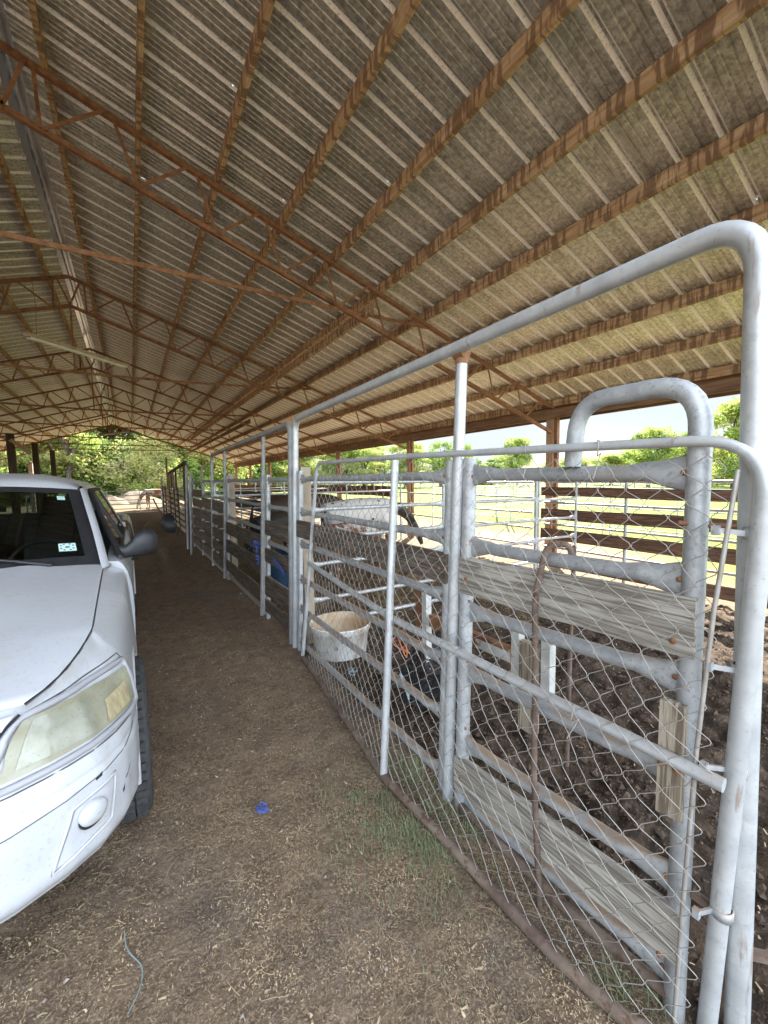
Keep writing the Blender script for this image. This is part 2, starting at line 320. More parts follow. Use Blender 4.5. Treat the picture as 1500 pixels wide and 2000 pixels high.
# ------------------------------------------------------------------ ground
def vnoise(x, y, seed):
    xi = np.floor(x).astype(int); yi = np.floor(y).astype(int); fx = x-xi; fy = y-yi; fx = fx*fx*(3-2*fx); fy = fy*fy*(3-2*fy)
    def h(a, b):
        k = (a*374761393 + b*668265263 + seed*974711) & 0xffffffff; k = ((k ^ (k >> 13))*1274126177) & 0xffffffff; return ((k ^ (k >> 16)) & 0xffff)/65535.
    return (h(xi, yi)*(1-fx)+h(xi+1, yi)*fx)*(1-fy)+(h(xi, yi+1)*(1-fx)+h(xi+1, yi+1)*fx)*fy
def ground_z(x, y):
    x = np.asarray(x, float); y = np.asarray(y, float)
    a = (vnoise(x*1.5, y*1.5, 1)-.5)*.03 + (vnoise(x*6, y*6, 2)-.5)*.014 + (vnoise(x*17, y*17, 3)-.5)*.007
    pen = np.clip((x-1.40)/.25, 0, 1)*np.clip((6.4-x)/.5, 0, 1)*np.clip((7.5-y)/2, 0.15, 1)
    m = (vnoise(x*3.1, y*3.1, 4)-.4)*.09 + np.abs(vnoise(x*9, y*9, 5)-.5)*.10 + (vnoise(x*22, y*22, 6)-.5)*.045
    near = np.clip((40-np.hypot(x, y))/20, 0, 1)
    a = a - .014*np.exp(-((x-.42-.05*np.sin(y*.8))/.10)**2) + .007*np.exp(-((x-.66)/.12)**2) - (vnoise(x*4.2, y*4.2, 31) > .80)*.008*(x < 1.2)
    z = (a*(1-.4*pen) + m*pen)*near
    z -= np.where((np.abs(x) > 40) | (y > 60), .0, 0)
    return z
xs = np.concatenate([[-900, -400, -200, -100, -50, -25, -15, -10, -7, -5, -4, -3, -2.4, -2, -1.6, -1.4], np.arange(-1.2, 6.6, .035), [6.8, 7.2, 7.7, 8.5, 10, 12, 15, 20, 30, 50, 80, 150, 300, 900]])
ys = np.concatenate([[-900, -400, -100, -40, -15, -7, -4, -2.5, -1.6, -1, -.6, -.3], np.arange(-.1, 8.4, .035), np.arange(8.6, 14, .15), [14.5, 15, 16, 17, 18, 20, 22, 24, 26, 28, 31, 35, 40, 50, 60, 80, 120, 200, 400, 900]])
GX, GY = np.meshgrid(xs, ys, indexing='ij'); GZ = ground_z(GX, GY)
gv = np.stack([GX, GY, GZ], -1).reshape(-1, 3); nx, ny = len(xs), len(ys)
ii, jj = np.meshgrid(np.arange(nx-1), np.arange(ny-1), indexing='ij'); q0 = (ii*ny+jj).ravel()
quads = np.stack([q0, q0+ny, q0+ny+1, q0+1], -1)
me = bpy.data.meshes.new('ground'); me.vertices.add(len(gv)); me.vertices.foreach_set('co', gv.astype(np.float32).ravel())
me.loops.add(quads.size); me.loops.foreach_set('vertex_index', quads.astype(np.int32).ravel()); me.polygons.add(len(quads))
me.polygons.foreach_set('loop_start', np.arange(0, quads.size, 4, dtype=np.int32)); me.update(calc_edges=True)
me.polygons.foreach_set('use_smooth', np.ones(len(quads), bool)); me.materials.append(M['ground'])
go = bpy.data.objects.new('ground', me); C.objects.link(go); go['kind'] = 'structure'
def gz(x, y): return float(ground_z(x, y))

# ------------------------------------------------------------------ the pole barn
RX, RZ, SL = -.73, 5.33, .327                  # ridge x, truss apex height, slope
EXR, EXL = 6.68, -8.14                         # post lines
YB = [.30, 4.77, 9.28, 13.88, 18.2, 22.8, 27.1, 31.2]
Y0, Y1 = -.35, 31.7
def tz(x): return RZ - SL*abs(x-RX)            # top of truss chord
barn = thing('pole_barn', 'long open sided pole barn with rusty steel trusses and corrugated metal roof over the pens', 'barn', (RX, 0, 0))
PH = .125                                      # purlin depth
# corrugated sheets: one per slope, real ribs
def sheet(side):
    mb = MB(); xe = EXR+.32 if side > 0 else EXL-.32; P = []; y = Y0; k = 0
    prof = []
    while y < Y1:
        prof += [(y, 0), (y+.018, 0), (y+.038, .026), (y+.054, .026), (y+.076, 0), (y+.115, 0), (y+.120, .006), (y+.128, .006), (y+.133, 0), (y+.168, 0), (y+.173, .006), (y+.181, .006), (y+.186, 0), (y+.222, 0), (y+.227, .006), (y+.235, .006), (y+.240, 0)]
        y += .270
    xx = [RX+side*.09, RX+side*2.6, RX+side*5, xe]
    for x in xx:
        P.append([(x, yy, tz(x)+PH+.004+h + (x-RX)*0) for yy, h in prof])
    mb.grid(P, smooth=False); nv = len(prof)
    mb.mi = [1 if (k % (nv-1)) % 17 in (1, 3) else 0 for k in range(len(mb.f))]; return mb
for s_ in (1, -1):
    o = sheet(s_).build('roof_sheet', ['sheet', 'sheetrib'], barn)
# purlins
px_r = [.28, .98, 1.67, 2.33, 3.0, 3.71, 4.41, 5.12, 5.9, 6.66]
offs = [-.30]+[p-RX-.02 for p in px_r]
offs[0] = .30
for s_ in (1, -1):
    for o_ in offs:
        x = RX+s_*o_; z = tz(x)
        mb = MB(); w_ = .042
        xa, xb = x-w_/2, x+w_/2; N = 14; ysr = [Y0+.02+(Y1-Y0-.04)*i/N for i in range(N+1)]
        wob = [(random.uniform(-.006, .006), random.uniform(-.003, .004)) for _ in ysr]
        P = []
        for yy, (dx, dz) in zip(ysr, wob):
            P.append([(xa+dx, yy, z+.002), (xb+dx, yy, z+.002), (xb+dx, yy, z+PH+dz), (xa+dx, yy, z+PH+dz), (xa+dx, yy, z+.002)])
        mb.grid(P, smooth=False); mb.build('purlin', 'purlin', barn)
# ridge flashing and side eave beams
mb = MB(); mb.grid([[(RX-.11, yy, RZ+PH-.03), (RX-.095, yy, RZ+PH+.0), (RX-.03, yy, RZ+PH+.028), (RX, yy, RZ+PH+.012), (RX+.03, yy, RZ+PH+.028), (RX+.095, yy, RZ+PH+.0), (RX+.11, yy, RZ+PH-.03)] for yy in (Y0, 10, 20, Y1)], smooth=False)
mb.build('ridge_flashing', 'ridge', barn)
for s_, ex in ((1, EXR), (-1, EXL)):
    mb = MB(); mb.box((ex+s_*.085, Y0, 2.68), (ex+s_*.125, Y1, 2.965)); mb.build('eave_beam', 'dwood', barn)
    mb = MB(); mb.box((ex-s_*.125, Y0, 2.70), (ex-s_*.087, Y1, 2.86)); mb.build('eave_beam', 'dwood', barn)
# posts: timber post with the truss leg beside it
for s_, ex in ((1, EXR), (-1, EXL)):
    for y in YB:
        mb = MB(); mb.box((ex-.07, y-.01, -.2), (ex+.07, y+.13, 2.86)); p = mb.build('post', 'post', barn)
        mb = MB(); mb.box((ex-.035, y-.075, 2.1), (ex+.035, y-.018, 2.87)); mb.box((ex-.035-s_*.02, y-.03, 2.1), (ex+.035-s_*.02, y-.018, 2.2)); mb.build('truss_leg', 'rust', p)
        if s_ > 0: MB().box((ex-.03, y-.075, -.1), (ex+.03, y-.012, 2.1)).build('steel_leg', 'rust', p)
# trusses
def angle(mb, p, q, w_=.045):
    """angle iron: two thin legs"""
    p = Vector(p); q = Vector(q); d = (q-p).normalized(); n_ = Vector((0, 1, 0)); b = d.cross(n_).normalized()
    if b.z < 0: b = -b
    mb.bar(p, q, .006, w_, up=b); mb.bar(p+n_*w_/2-b*(w_/2-.003), q+n_*w_/2-b*(w_/2-.003), w_, .006, up=b)
TD = .52
def bz(x): return tz(x)-TD
def truss(y):
    t = bpy.data.objects.new('truss', None)
    mb = MB(); xr, xl = EXR-.02, EXL+.02
    for s_, ex in ((1, xr), (-1, xl)):
        angle(mb, (RX, y, RZ-.022), (ex, y, tz(ex)-.022), .048)
    t = mb.build('truss', 'rust', barn)
    for s_, ex in ((1, xr), (-1, xl)):
        m2 = MB(); xb = ex-s_*.02; angle(m2, (RX, y+.004, bz(RX)), (xb, y+.004, bz(xb)+.05), .048); m2.build('bottom_chord', 'rust', t)
        # webs
        d0 = .14
        tops = [d0+.02]+[.72+.70*k for k in range(0, 10)]; bots = [.26+.70*k for k in range(0, 10)]
        prev = (0.0, 'b')
        def web(a, b_, ya=.012):
            m3 = MB(); m3.bar(a, b_, .030, .005, up=(0, 1, 0)); m3.build('web_bar', 'rust', t)
        web((RX+s_*.0, y-.012, bz(RX)), (RX+s_*.17, y-.012, tz(RX+.17)-.02))
        web((RX+s_*.22, y-.012, tz(RX+.22)-.02), (RX+s_*.24, y-.012, bz(RX+.24)))
        for k in range(10):
            xb_ = RX+s_*(.26+.70*k); xt = RX+s_*(.72+.70*k)
            if abs(xt-RX) > 7.2: break
            web((xb_, y-.012, bz(xb_)), (xt, y-.012, tz(xt)-.02))
            xn = RX+s_*(.26+.70*(k+1)); xt2 = RX+s_*(.78+.70*k)
            if abs(xn-RX) < 7.25: web((xt2, y+.012, tz(xt2)-.02), (xn, y+.012, bz(xn)))
    return t
for i, y in enumerate(YB):
    t = truss(y)
    # tie rod from side to side, sagging in the middle; king strut
    mb = MB(); pts = []
    sag = [.03, .03, .16, .13, .10, .08, .06, .04][i]; zt = 3.78
    for k in range(13):
        x = RX+4.5*(k/6-1); pts.append((x, y+.02, zt+.03-sag*(1-((k-6)/6)**2)-(0 if i else 0)))
    for a, b_ in zip(pts[:-1], pts[1:]): mb.bar(a, b_, .010, .045, up=(0, 0, 1))
    mb.build('tie_bar', 'rust', t)
    if i >= 2: MB().bar((RX, y+.03, bz(RX)), (RX, y+.03, zt+.03-sag), .03, .006, up=(0, 1, 0)).build('king_strut', 'rust', t)
# planks lying on the bottom chords
mb = MB(); mb.box((2.72, 4.62, bz(2.74)+.075), (2.76, 22.9, bz(2.74)+.205)); mb.build('loose_beam', 'purlin', barn)
mb = MB(); mb.box((3.40, 13.7, bz(3.4)+.075), (3.44, 31.3, bz(3.4)+.205)); mb.build('loose_beam', 'dwood', barn)
# inner posts on the left
for y, h in ((18.7, 3.40), (23.0, 3.42), (27.7, 3.45)):
    MB().box((-3.52, y, -.1), (-3.32, y+.2, h)).build('inner_post', 'dpost', barn)
MB().bar((-3.30, 18.1, 3.15), (-2.80, 18.1, 2.70), .05, .12).build('knee_brace', 'post', barn)
# glowing dots along the purlins stand in for daylight through nail holes
mb = MB()
for k in range(40):
    i = random.randrange(1, 10); x = RX+offs[i]+random.choice((-.05, .05, .07)); yr = Y0+.05+.27*random.randrange(0, 26)
    p = V(x, yr, tz(x)+PH+.017); mb.add([p+V(-.003, -.002, 0), p+V(.003, -.002, 0), p+V(.003, .002, 0), p+V(-.003, .002, 0)], [(0, 1, 2, 3)])
M['hole'] = mat('daylight_dot', (.9, .9, .9), rough=.3, emit=((.8, .88, 1), 1.2)); mb.build('nail_hole_glow', 'hole', barn)

# strip lights hanging in the trusses
def strip_light(label, a, b_, hang):
    a, b_ = Vector(a), Vector(b_); c = (a+b_)/2; t = thing('strip_light', label, 'ceiling light', c, 'fluorescent strip lights')
    mb = MB(); mb.bar(a+V(0, 0, .035), b_+V(0, 0, .035), .10, .05); d = (b_-a).normalized(); mb.build('housing', 'fixture', t)
    for s_ in (-.03, .03):
        n_ = d.cross(V(0, 0, 1)).normalized()*s_; MB().tube([a+n_+d*.04, b_+n_-d*.04], .013, 8).build('lamp_tube', 'tube', t)
    for p, h in zip((a+d*.15, b_-d*.15), hang):
        MB().tube([p+V(0, 0, .05), p+V(.02, 0, h*.5), p+V(0, 0, h)], .004, 5).build('hanging_chain', 'rust', t)
strip_light('dirty double tube strip light hanging askew from the second truss', (-1.15, 7.8, 3.76), (.08, 9.15, 3.80), (.9, .12))
strip_light('pale strip light far down the barn under a rear truss', (-1.15, 22.0, 3.72), (.11, 22.0, 3.97), (.4, .2))

# ------------------------------------------------------------------ corral line beside the aisle
def FX(y, z, off=0):
    k = .035*min(max((y-.6)/.8, 0), 1); return 1.305+off+k*(z-.4)
def stile(name, y, z0, z1, r, m='galv', parent=None, off=0):
    mb = MB(); mb.tube([(FX(y, z0, off), y, z0), (FX(y, (z0+z1)/2, off), y, (z0+z1)/2), (FX(y, z1, off), y, z1)], r, 14); return mb.build(name, m, parent)
def rail(z, ya, yb, r=.024, parent=None, m='galv', off=.03):
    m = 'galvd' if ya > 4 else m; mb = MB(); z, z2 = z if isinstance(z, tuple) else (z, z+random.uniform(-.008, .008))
    flare(mb, (FX(ya, z, off), ya, z), (FX(yb, z2, off), yb, z2), r); o = mb.build('rail', m, parent)
    for yy, sg in ((ya, 1), (yb, -1)):
        MB().lathe([(0, -.008), (.008, -.006), (.008, 0)], (FX(yy, z, off)-.010, yy+sg*.035, z), 8, axis='x').build('bolt', 'rust', o)
    return o
def board(z0, z1, ya, yb, parent=None, m='boardy', off=-.005, th=.03, slope=0):
    mb = MB(); N = 8; P = []
    for i in range(N+1):
        y = ya+(yb-ya)*i/N; a = z0+slope*(1-i/N)+random.uniform(-.003, .003); b_ = z1+slope*(1-i/N)+random.uniform(-.003, .003)
        P.append([(FX(y, a, off), y, a), (FX(y, a, off)+th, y, a), (FX(y, b_, off)+th, y, b_), (FX(y, b_, off), y, b_), (FX(y, a, off), y, a)])
    mb.grid(P, smooth=False); mb.add(P[0][:4], [(0, 1, 2, 3)]); mb.add(P[-1][:4], [(3, 2, 1, 0)])
    o = mb.build('board', m, parent)
    for yy in (ya+.05, yb-.05): MB().lathe([(0, -.006), (.009, -.004), (.010, 0)], (FX(yy, (z0+z1)/2, off)-.001, yy, z0+(z1-z0)*.45), 8, axis='x').build('bolt', 'rust', o)
    return o
def panel(label, ya, yb, rails, boards, bm='boardy', h=1.74, r=.024, sr=.026, group='corral panels along the aisle', st=(True, True)):
    t = thing('corral_panel', label, 'livestock panel', (FX(ya, 0), ya, 0), group)
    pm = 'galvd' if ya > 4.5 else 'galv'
    if st[0]: stile('end_post', ya, .0, h, sr, pm, t, .03)
    if st[1]: stile('end_post', yb, .0, h, sr, pm, t, .03)
    for z in rails: rail(z, ya-.005, yb+.005, r, t)
    for bd in boards: board(bd[0], bd[1], ya-.02, yb+.02, t, bm, slope=bd[2] if len(bd) > 2 else 0)
    return t
near = panel('nearest bow topped galvanised panel with two grey boards behind the chain link gate', .50, 1.44, ((1.655, 1.665), (1.35, 1.325), (1.06, 1.01), (.765, .71), (.43, .345), (.125, .055)), ((1.095, 1.27, .04), (.105, .275, .085)), sr=.033, r=.027, st=(False, True))
mb = MB(); mb.tube(rnd([(1.335, .50, -.02), (1.335, .50, 1.905), (1.335, .86, 1.905), (1.335, .88, 1.685)], .13, 8), .0285, 16); mb.build('bow_frame', 'galv', near)
for y in (.615, .60): pass
board(.66, 1.0, .485, .545, near, 'boardv', -.035, .03)
mb = MB(); mb.bar((1.34, .47, .42), (1.36, .38, .40), .012, .028); mb.build('hinge_bracket', 'rustpipe', near)
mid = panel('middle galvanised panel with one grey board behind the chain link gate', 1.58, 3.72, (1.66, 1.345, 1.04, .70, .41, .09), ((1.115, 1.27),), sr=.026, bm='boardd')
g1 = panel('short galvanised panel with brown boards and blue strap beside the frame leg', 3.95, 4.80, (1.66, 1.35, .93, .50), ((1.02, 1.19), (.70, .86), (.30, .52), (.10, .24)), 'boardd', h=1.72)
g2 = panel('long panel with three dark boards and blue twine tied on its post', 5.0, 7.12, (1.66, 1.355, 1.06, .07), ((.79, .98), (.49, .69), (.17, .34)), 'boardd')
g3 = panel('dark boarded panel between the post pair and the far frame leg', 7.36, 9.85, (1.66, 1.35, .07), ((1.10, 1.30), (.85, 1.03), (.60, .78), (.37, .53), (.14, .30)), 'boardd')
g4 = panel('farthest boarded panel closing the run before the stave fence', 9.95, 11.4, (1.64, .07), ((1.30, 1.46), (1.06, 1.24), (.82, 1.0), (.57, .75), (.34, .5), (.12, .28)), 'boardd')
# tall bow frames
fa = thing('bow_gate_frame', 'tall near galvanised pipe frame arching over the chain link gate', 'gate frame', (1.32, 3.8, 0))
mb = MB(); mb.tube(rnd([(1.30, 3.80, 0), (FX(3.78, 2.22), 3.78, 2.235), (FX(.40, 2.24)+.01, .39, 2.265), (1.415, .37, -.05)], .13, 8), .0295, 18); mb.build('frame_pipe', 'galvw', fa)
mb = MB(); mb.tube([(1.30, 1.52, 0), (1.36, 1.475, 2.21)], .0275, 16); mb.build('middle_post', 'galvw', fa)
mb = MB(); mb.tube([(1.357, 1.445, 2.238), (1.357, 1.51, 2.238)], .0325, 14); mb.tube([(1.36, 1.475, 2.185), (1.36, 1.475, 2.21)], .031, 12); mb.build('collar', 'rust', fa)
fb = thing('bow_gate_frame', 'second tall pipe frame over the boarded panels further down the aisle', 'gate frame', (1.32, 3.9, 0))
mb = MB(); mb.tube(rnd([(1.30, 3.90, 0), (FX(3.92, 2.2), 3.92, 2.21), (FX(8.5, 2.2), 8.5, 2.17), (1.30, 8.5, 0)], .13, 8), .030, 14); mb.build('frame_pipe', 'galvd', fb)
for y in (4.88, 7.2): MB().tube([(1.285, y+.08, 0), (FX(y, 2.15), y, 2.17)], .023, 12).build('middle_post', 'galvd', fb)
for y, lab in ((3.84, 'pale wooden fence post between the two tall pipe frames'), (7.30, 'pale wooden fence post behind the far end of the long boarded panel')):
    o = MB().box((1.41, y-.05, -.1), (1.51, y+.05, 1.78)).build('fence_post', 'slat', None, (1.46, y, 0)); tag(o, lab, 'fence post')
# leaning pair of posts and rod on the ground further back
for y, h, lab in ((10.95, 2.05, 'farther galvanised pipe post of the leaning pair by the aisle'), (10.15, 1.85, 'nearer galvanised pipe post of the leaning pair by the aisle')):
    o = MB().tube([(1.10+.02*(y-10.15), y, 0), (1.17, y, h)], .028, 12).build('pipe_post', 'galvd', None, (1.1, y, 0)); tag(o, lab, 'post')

# ---- chain link gate
cg = thing('chain_link_gate', 'chain link gate in a bent galvanised pipe frame standing along the aisle', 'gate', (1.22, 1.9, 0))
bot = [(1.27, 3.50), (1.235, 3.1), (1.19, 2.69), (1.135, 2.2), (1.085, 1.78), (1.10, 1.45), (1.115, 1.22), (1.125, .97), (1.14, .76), (1.17, .56), (1.25, .42)]
by = np.array([p[1] for p in bot])[::-1]; bx = np.array([p[0] for p in bot])[::-1]
def xbot(y): return float(np.interp(y, by, bx))
def xtop(y): return float(np.interp(y, [.3, 1.0, 1.85, 3.2], [1.30, 1.27, 1.235, 1.31]))
def ztop(y): return float(np.interp(y, [.35, 3.0], [1.728, 1.80]))
TL_ = (xtop(3.2), 3.13, 1.80)
frame = rnd([(1.265, 3.50, .04), (1.31, 3.16, 1.795), (xtop(1.85), 1.85, ztop(1.85)), (xtop(1), 1.0, ztop(1)), (1.30, .345, 1.728), (1.365, .425, -.02)], .10, 8)
# widen the near corner's bend
frame = rnd([(1.265, 3.50, .04), (1.335, 3.20, 1.79), (xtop(1.85), 1.85, ztop(1.85))], .09, 8)[:-1] + rnd([(xtop(1.85), 1.85, ztop(1.85)), (1.295, .34, 1.735), (1.355, .425, -.03)], .16, 10)
nf_ = len(frame); MB().tube(frame, [.018 if p.y > 3.1 and p.z < 1.7 else (.0145 if i < nf_-8 else (.0145+.009*(i-nf_+8)/5 if i < nf_-3 else .0235)) for i, p in enumerate(frame)], 16).build('frame_pipe', 'galvw', cg)
MB().tube([(x, y, gz(x, y)+.028) for x, y in bot], .023, 12).build('bottom_rail', 'rustpipe', cg)
MB().tube([(xbot(1.80), 1.80, .04), (xtop(1.83)-.012, 1.85, ztop(1.85)-.02)], .021, 14).build('centre_bar', 'galvw', cg)
MB().tube([(1.285, 3.33, .93), (1.19, 1.86, .88), (1.262, .385, .845)], .019, 14).build('cross_brace', 'galvw', cg)
tbp = [(1.29, .40, 1.66), (1.262, .425, 1.3), (1.268, .45, .9), (1.275, .468, .4), (1.275, .475, .04)]
MB().tube(tbp, .006, 8).build('tension_bar', 'wire', cg)
for z in (1.50, 1.14, .86, .43):
    p0 = Vector((1.31+(1.735-z)*.02, .36+.03*(1.7-z), z)); mb = MB()
    mb.lathe([(.0225, -.014), (.0265, -.014), (.0265, .014), (.0225, .014)], p0+V(.004, -.0, 0), 18); q = Vector((1.270, .430, z+.006)); mb.bar(p0+V(-.014, .016, 0), q, .006, .014); mb.box(q-V(.010, .006, .012), q+V(.006, .010, .012))
    mb.build('clamp', 'galv', cg)
# woven wire
mb = MB(); dy, dz = .0455, .0455; y_a, y_b = .466, 3.30; ncol = int((y_b-y_a)/dy); nrow = 38
def node(i, k):
    y = y_a+i*dy; t = k/nrow
    yy = y+(.03*(1-t)-.06*t)*((y-y_a)/(y_b-y_a)) + .010*math.sin(k*.9+i*.13)+.008*math.sin(i*.7+k*.31)
    z0 = .035+.02*math.sin(y*7); z = z0 + (ztop(y)-.035-z0)*t + .011*math.sin(i*.41+k*.23)
    x = xbot(yy)*(1-t)+xtop(yy)*t + .012*math.sin(y*3.1+k*.21)*math.sin(math.pi*t) - .004
    return Vector((x, yy, z))
for i in range(-1, ncol):
    pts = []
    for k in range(nrow+1):
        a = node(i+((k+i) % 2), k); side = .002 if (k+i) % 2 else -.002
        if pts:
            prev = pts[-1]; mid_ = (prev+a)/2
            pts.append(prev*.82+a*.18+V(0, (a.y-prev.y)*-.10, 0)); pts.append(prev*.18+a*.82+V(0, (a.y-prev.y)*.10, 0))
        pts.append(a+V(side, 0, 0))
    mb.tube(pts, .00135, 4, cap=False)
mb.build('chain_link', 'wire', cg)
for y in (.75, 1.02, 1.35, 2.0, 2.6):       # tie wires over the top rail
    c = V(xtop(y), y, ztop(y)); MB().tube([c+V(.026*math.cos(a), .01*math.sin(a*1.5), .026*math.sin(a)) for a in np.linspace(0, 5.6, 12)]+[c+V(.0, .02, -.10)], .0017, 5).build('tie_wire', 'wire', cg)
for y, z in ((1.62, .89), (.78, .86), (1.83, .9)):
    c = V(1.225, y, z-.012); MB().tube([c+V(.028*math.cos(a), .008*math.sin(a*1.7), .03*math.sin(a)) for a in np.linspace(0, 5.9, 12)]+[c+V(-.01, .02, -.09)], .0017, 5).build('tie_wire', 'wire', cg)
# second muddy pipe at the foot of the panel
o = MB().tube([(1.30, 1.42, .03), (1.30, 1.1, .035), (1.295, .85, .04), (1.33, .5, .05)], .021, 10).build('ground_pipe', 'rustpipe', None, (1.3, 1, 0)); tag(o, 'muddy rusty pipe lying along the foot of the nearest panel', 'pipe')

# rebar hooks
def hook(pts, label, r=.011):
    mb = MB(); mb.tube(rnd(pts, .05, 6), r, 9)
    P = rnd(pts, .05, 6)
    for a, b_ in zip(P[:-1], P[1:]):
        n_ = max(1, int((b_-a).length/.012))
        for k in range(n_):
            c = a+(b_-a)*(k+.5)/n_; d = (b_-a).normalized(); mb.tube([c-d*.002, c+d*.002], r*1.12, 8)
    o = mb.build('rebar_hook', 'rustpipe', None, (1.3, 1, 0)); tag(o, label, 'rebar')
hook([(1.39, .90, 1.30), (1.36, .90, 1.405), (1.29, .945, 1.40), (1.265, .975, 1.20), (1.255, .96, .95), (1.262, .965, .5), (1.245, .915, -.03)], 'rusty rebar hooked over the second rail of the nearest panel')
hook([(1.62, 1.05, 1.35), (1.60, 1.045, 1.0), (1.60, 1.05, .35)], 'straight rusty rebar standing behind the nearest panel', .009)
# inner gate piece behind the panel
ig = thing('inner_gate', 'low gate remnant with rusty rail and white tubes standing just inside the near pen', 'gate', (1.6, 1.4, 0))
MB().bar((1.60, 2.02, .74), (1.60, 1.31, .75), .04, .075).build('rail', 'rust', ig)
MB().bar((1.578, 1.60, .738), (1.578, 1.36, .742), .004, .05).build('paint_patch', 'white_paint', ig)
for y, z1, z0 in ((1.33, .92, .60), (1.155, .92, .62), (2.07, .92, .45)): MB().bar((1.6, y, z0), (1.6, y, z1), .047, .043).build('upright', 'white_paint', ig)
MB().box((1.56, 1.20, .42), (1.60, 1.29, .86)).build('wood_stub', 'boardv', ig)
MB().box((1.605, 2.11, .30), (1.635, 2.2, .92)).build('rusty_upright', 'rust', ig)
# latch rods at the right edge
o = MB().tube([(1.30, .53, 1.515), (1.42, .36, 1.50)], .007, 8).build('latch_rod', 'rust', None, (1.35, .45, 1.5)); tag(o, 'thin rusty latch rod across the near frame leg', 'rod')
o = MB().bar((1.43, .41, .24), (1.60, .28, .21), .010, .035).build('hinge_strap', 'rustpipe', None, (1.5, .34, .3)); tag(o, 'short rusty strap on the near frame leg by the ground', 'strap')

# ------------------------------------------------------------------ pens behind
def xpanel(label, y, x0, x1, rails, h=1.63, r=.021, group='cross panels dividing the pens', uprights=(), m='galvw'):
    t = thing('pen_panel', label, 'livestock panel', (x0, y, 0), group)
    P = rnd([(x0, y, 0), (x0, y, h), (x1, y, h-.02), (x1, y, 0)], .10, 6); MB().tube(P, r, 10).build('frame_pipe', m, t)
    for z in rails:
        mb = MB(); flare(mb, (x0, y, z), (x1, y, z-.01), r); mb.build('rail', m, t)
    for x in uprights: MB().tube([(x, y-.02, .1), (x, y-.02, h-.02)], r*.9, 8).build('brace', m, t)
    return t
xpanel('pale cross panel running into the pens from behind the tub', 3.86, 1.47, 3.26, (1.35, 1.06, .79, .42, .16))
xpanel('second pale cross panel reaching the timber posts', 3.90, 3.34, 5.06, (1.33, 1.02, .71, .40, .15))
xpanel('short cross panel beside the eave post', 3.94, 5.10, 6.1, (1.30, 1.0, .7, .4))
xpanel('cross panel beyond the spotted horses', 9.2, 1.5, 6.1, (1.35, 1.06, .75, .42, .16), uprights=(3, 4.6))
xpanel('far cross panel near the chute', 13.6, 1.5, 6.1, (1.35, 1.06, .75, .42, .16), uprights=(3, 4.6))
xpanel('farthest cross panel of the barn pens', 18.0, 1.5, 6.1, (1.35, 1.0, .65, .3), uprights=(3, 4.6))
def yfence(label, x, ya, yb, boards, pipes, posts, bm='boardb', group='board and pipe fences under the eave', z0=0):
    t = thing('board_fence', label, 'fence', (x, ya, 0), group)
    for a, b_ in boards:
        mb = MB(); N = max(4, int((yb-ya)/1.2)); P = []
        for i in range(N+1):
            y = ya+(yb-ya)*i/N; dz = random.uniform(-.012, .012); P.append([(x, y, a+dz), (x+.035, y, a+dz), (x+.035, y, b_+dz), (x, y, b_+dz), (x, y, a+dz)])
        mb.grid(P, smooth=False); mb.add(P[0][:4], [(0, 1, 2, 3)]); mb.build('board', bm, t)
    for z in pipes: MB().tube([(x+.09, ya-.05, z), (x+.09, (ya+yb)/2, z-.008), (x+.09, yb, z)], .019, 8).build('rail', 'galv', t)
    for y in posts: MB().tube([(x+.06, y, 0), (x+.06, y, 1.62)], .024, 8).build('upright', 'galv', t)
    return t
yfence('dark board fence with pipe rails nearest the camera under the right eave', 6.12, .6, 4.62, ((1.31, 1.46), (.92, 1.10), (.55, .74), (.10, .27)), (1.56, 1.20, .82, .42), (4.72, 3.2, 1.7), 'boardb')
yfence('pipe fence along the eave behind the spotted horse', 6.12, 4.9, 9.2, (), (1.55, 1.28, 1.0, .72, .4), (7.0, 9.1))
yfence('red brown board fence under the far part of the right eave', 6.12, 9.4, 19, ((1.16, 1.46), (.35, .55)), (1.56, .95, .2), (10, 13.6, 17), 'boardb')
yfence('board fence at the far end of the right pens', 6.12, 19.3, 30, ((1.1, 1.42), (.6, .85)), (1.55, .3), (20, 24, 28), 'boardb')
# inner boards seen through the far panels
yfence('low brown board fence in the middle of the far pens', 3.6, 9.6, 19, ((.62, 1.0), (1.10, 1.28)), (.3,), (9.6, 13.6, 18), 'boardd')
# outdoor pipe corral beyond the eave
def ypanels(y, x0, x1, lab, h=1.5):
    t = thing('outdoor_pipe_panel', lab, 'livestock panel', (x0, y, 0), 'pipe panels outside the barn')
    MB().tube(rnd([(x0, y, 0), (x0, y, h), (x1, y, h), (x1, y, 0)], .12, 5), .022, 8).build('frame_pipe', 'galvw', t)
    for z in (.25, .5, .78, 1.08, 1.3): MB().tube([(x0, y, z), (x1, y, z)], .018, 6).build('rail', 'galvw', t)
    MB().tube([((x0+x1)/2, y, .2), ((x0+x1)/2, y, h)], .018, 6).build('brace', 'galvw', t)
    return t
labs = ['first', 'second', 'third', 'fourth', 'fifth']
for i in range(5): ypanels(11.5+i*.15, 9.2+i*3.4, 12.5+i*3.4, 'outdoor pipe panel on the grass edge, %s out from the eave posts' % labs[i])
for i in range(4):
    t = ypanels(0, 0, 3.2, 'pipe panel of the outdoor row along the pasture, %s from the near end' % labs[i]); t.rotation_euler.z = R(90); t.location = (11.0, -.5+3.4*i, 0)
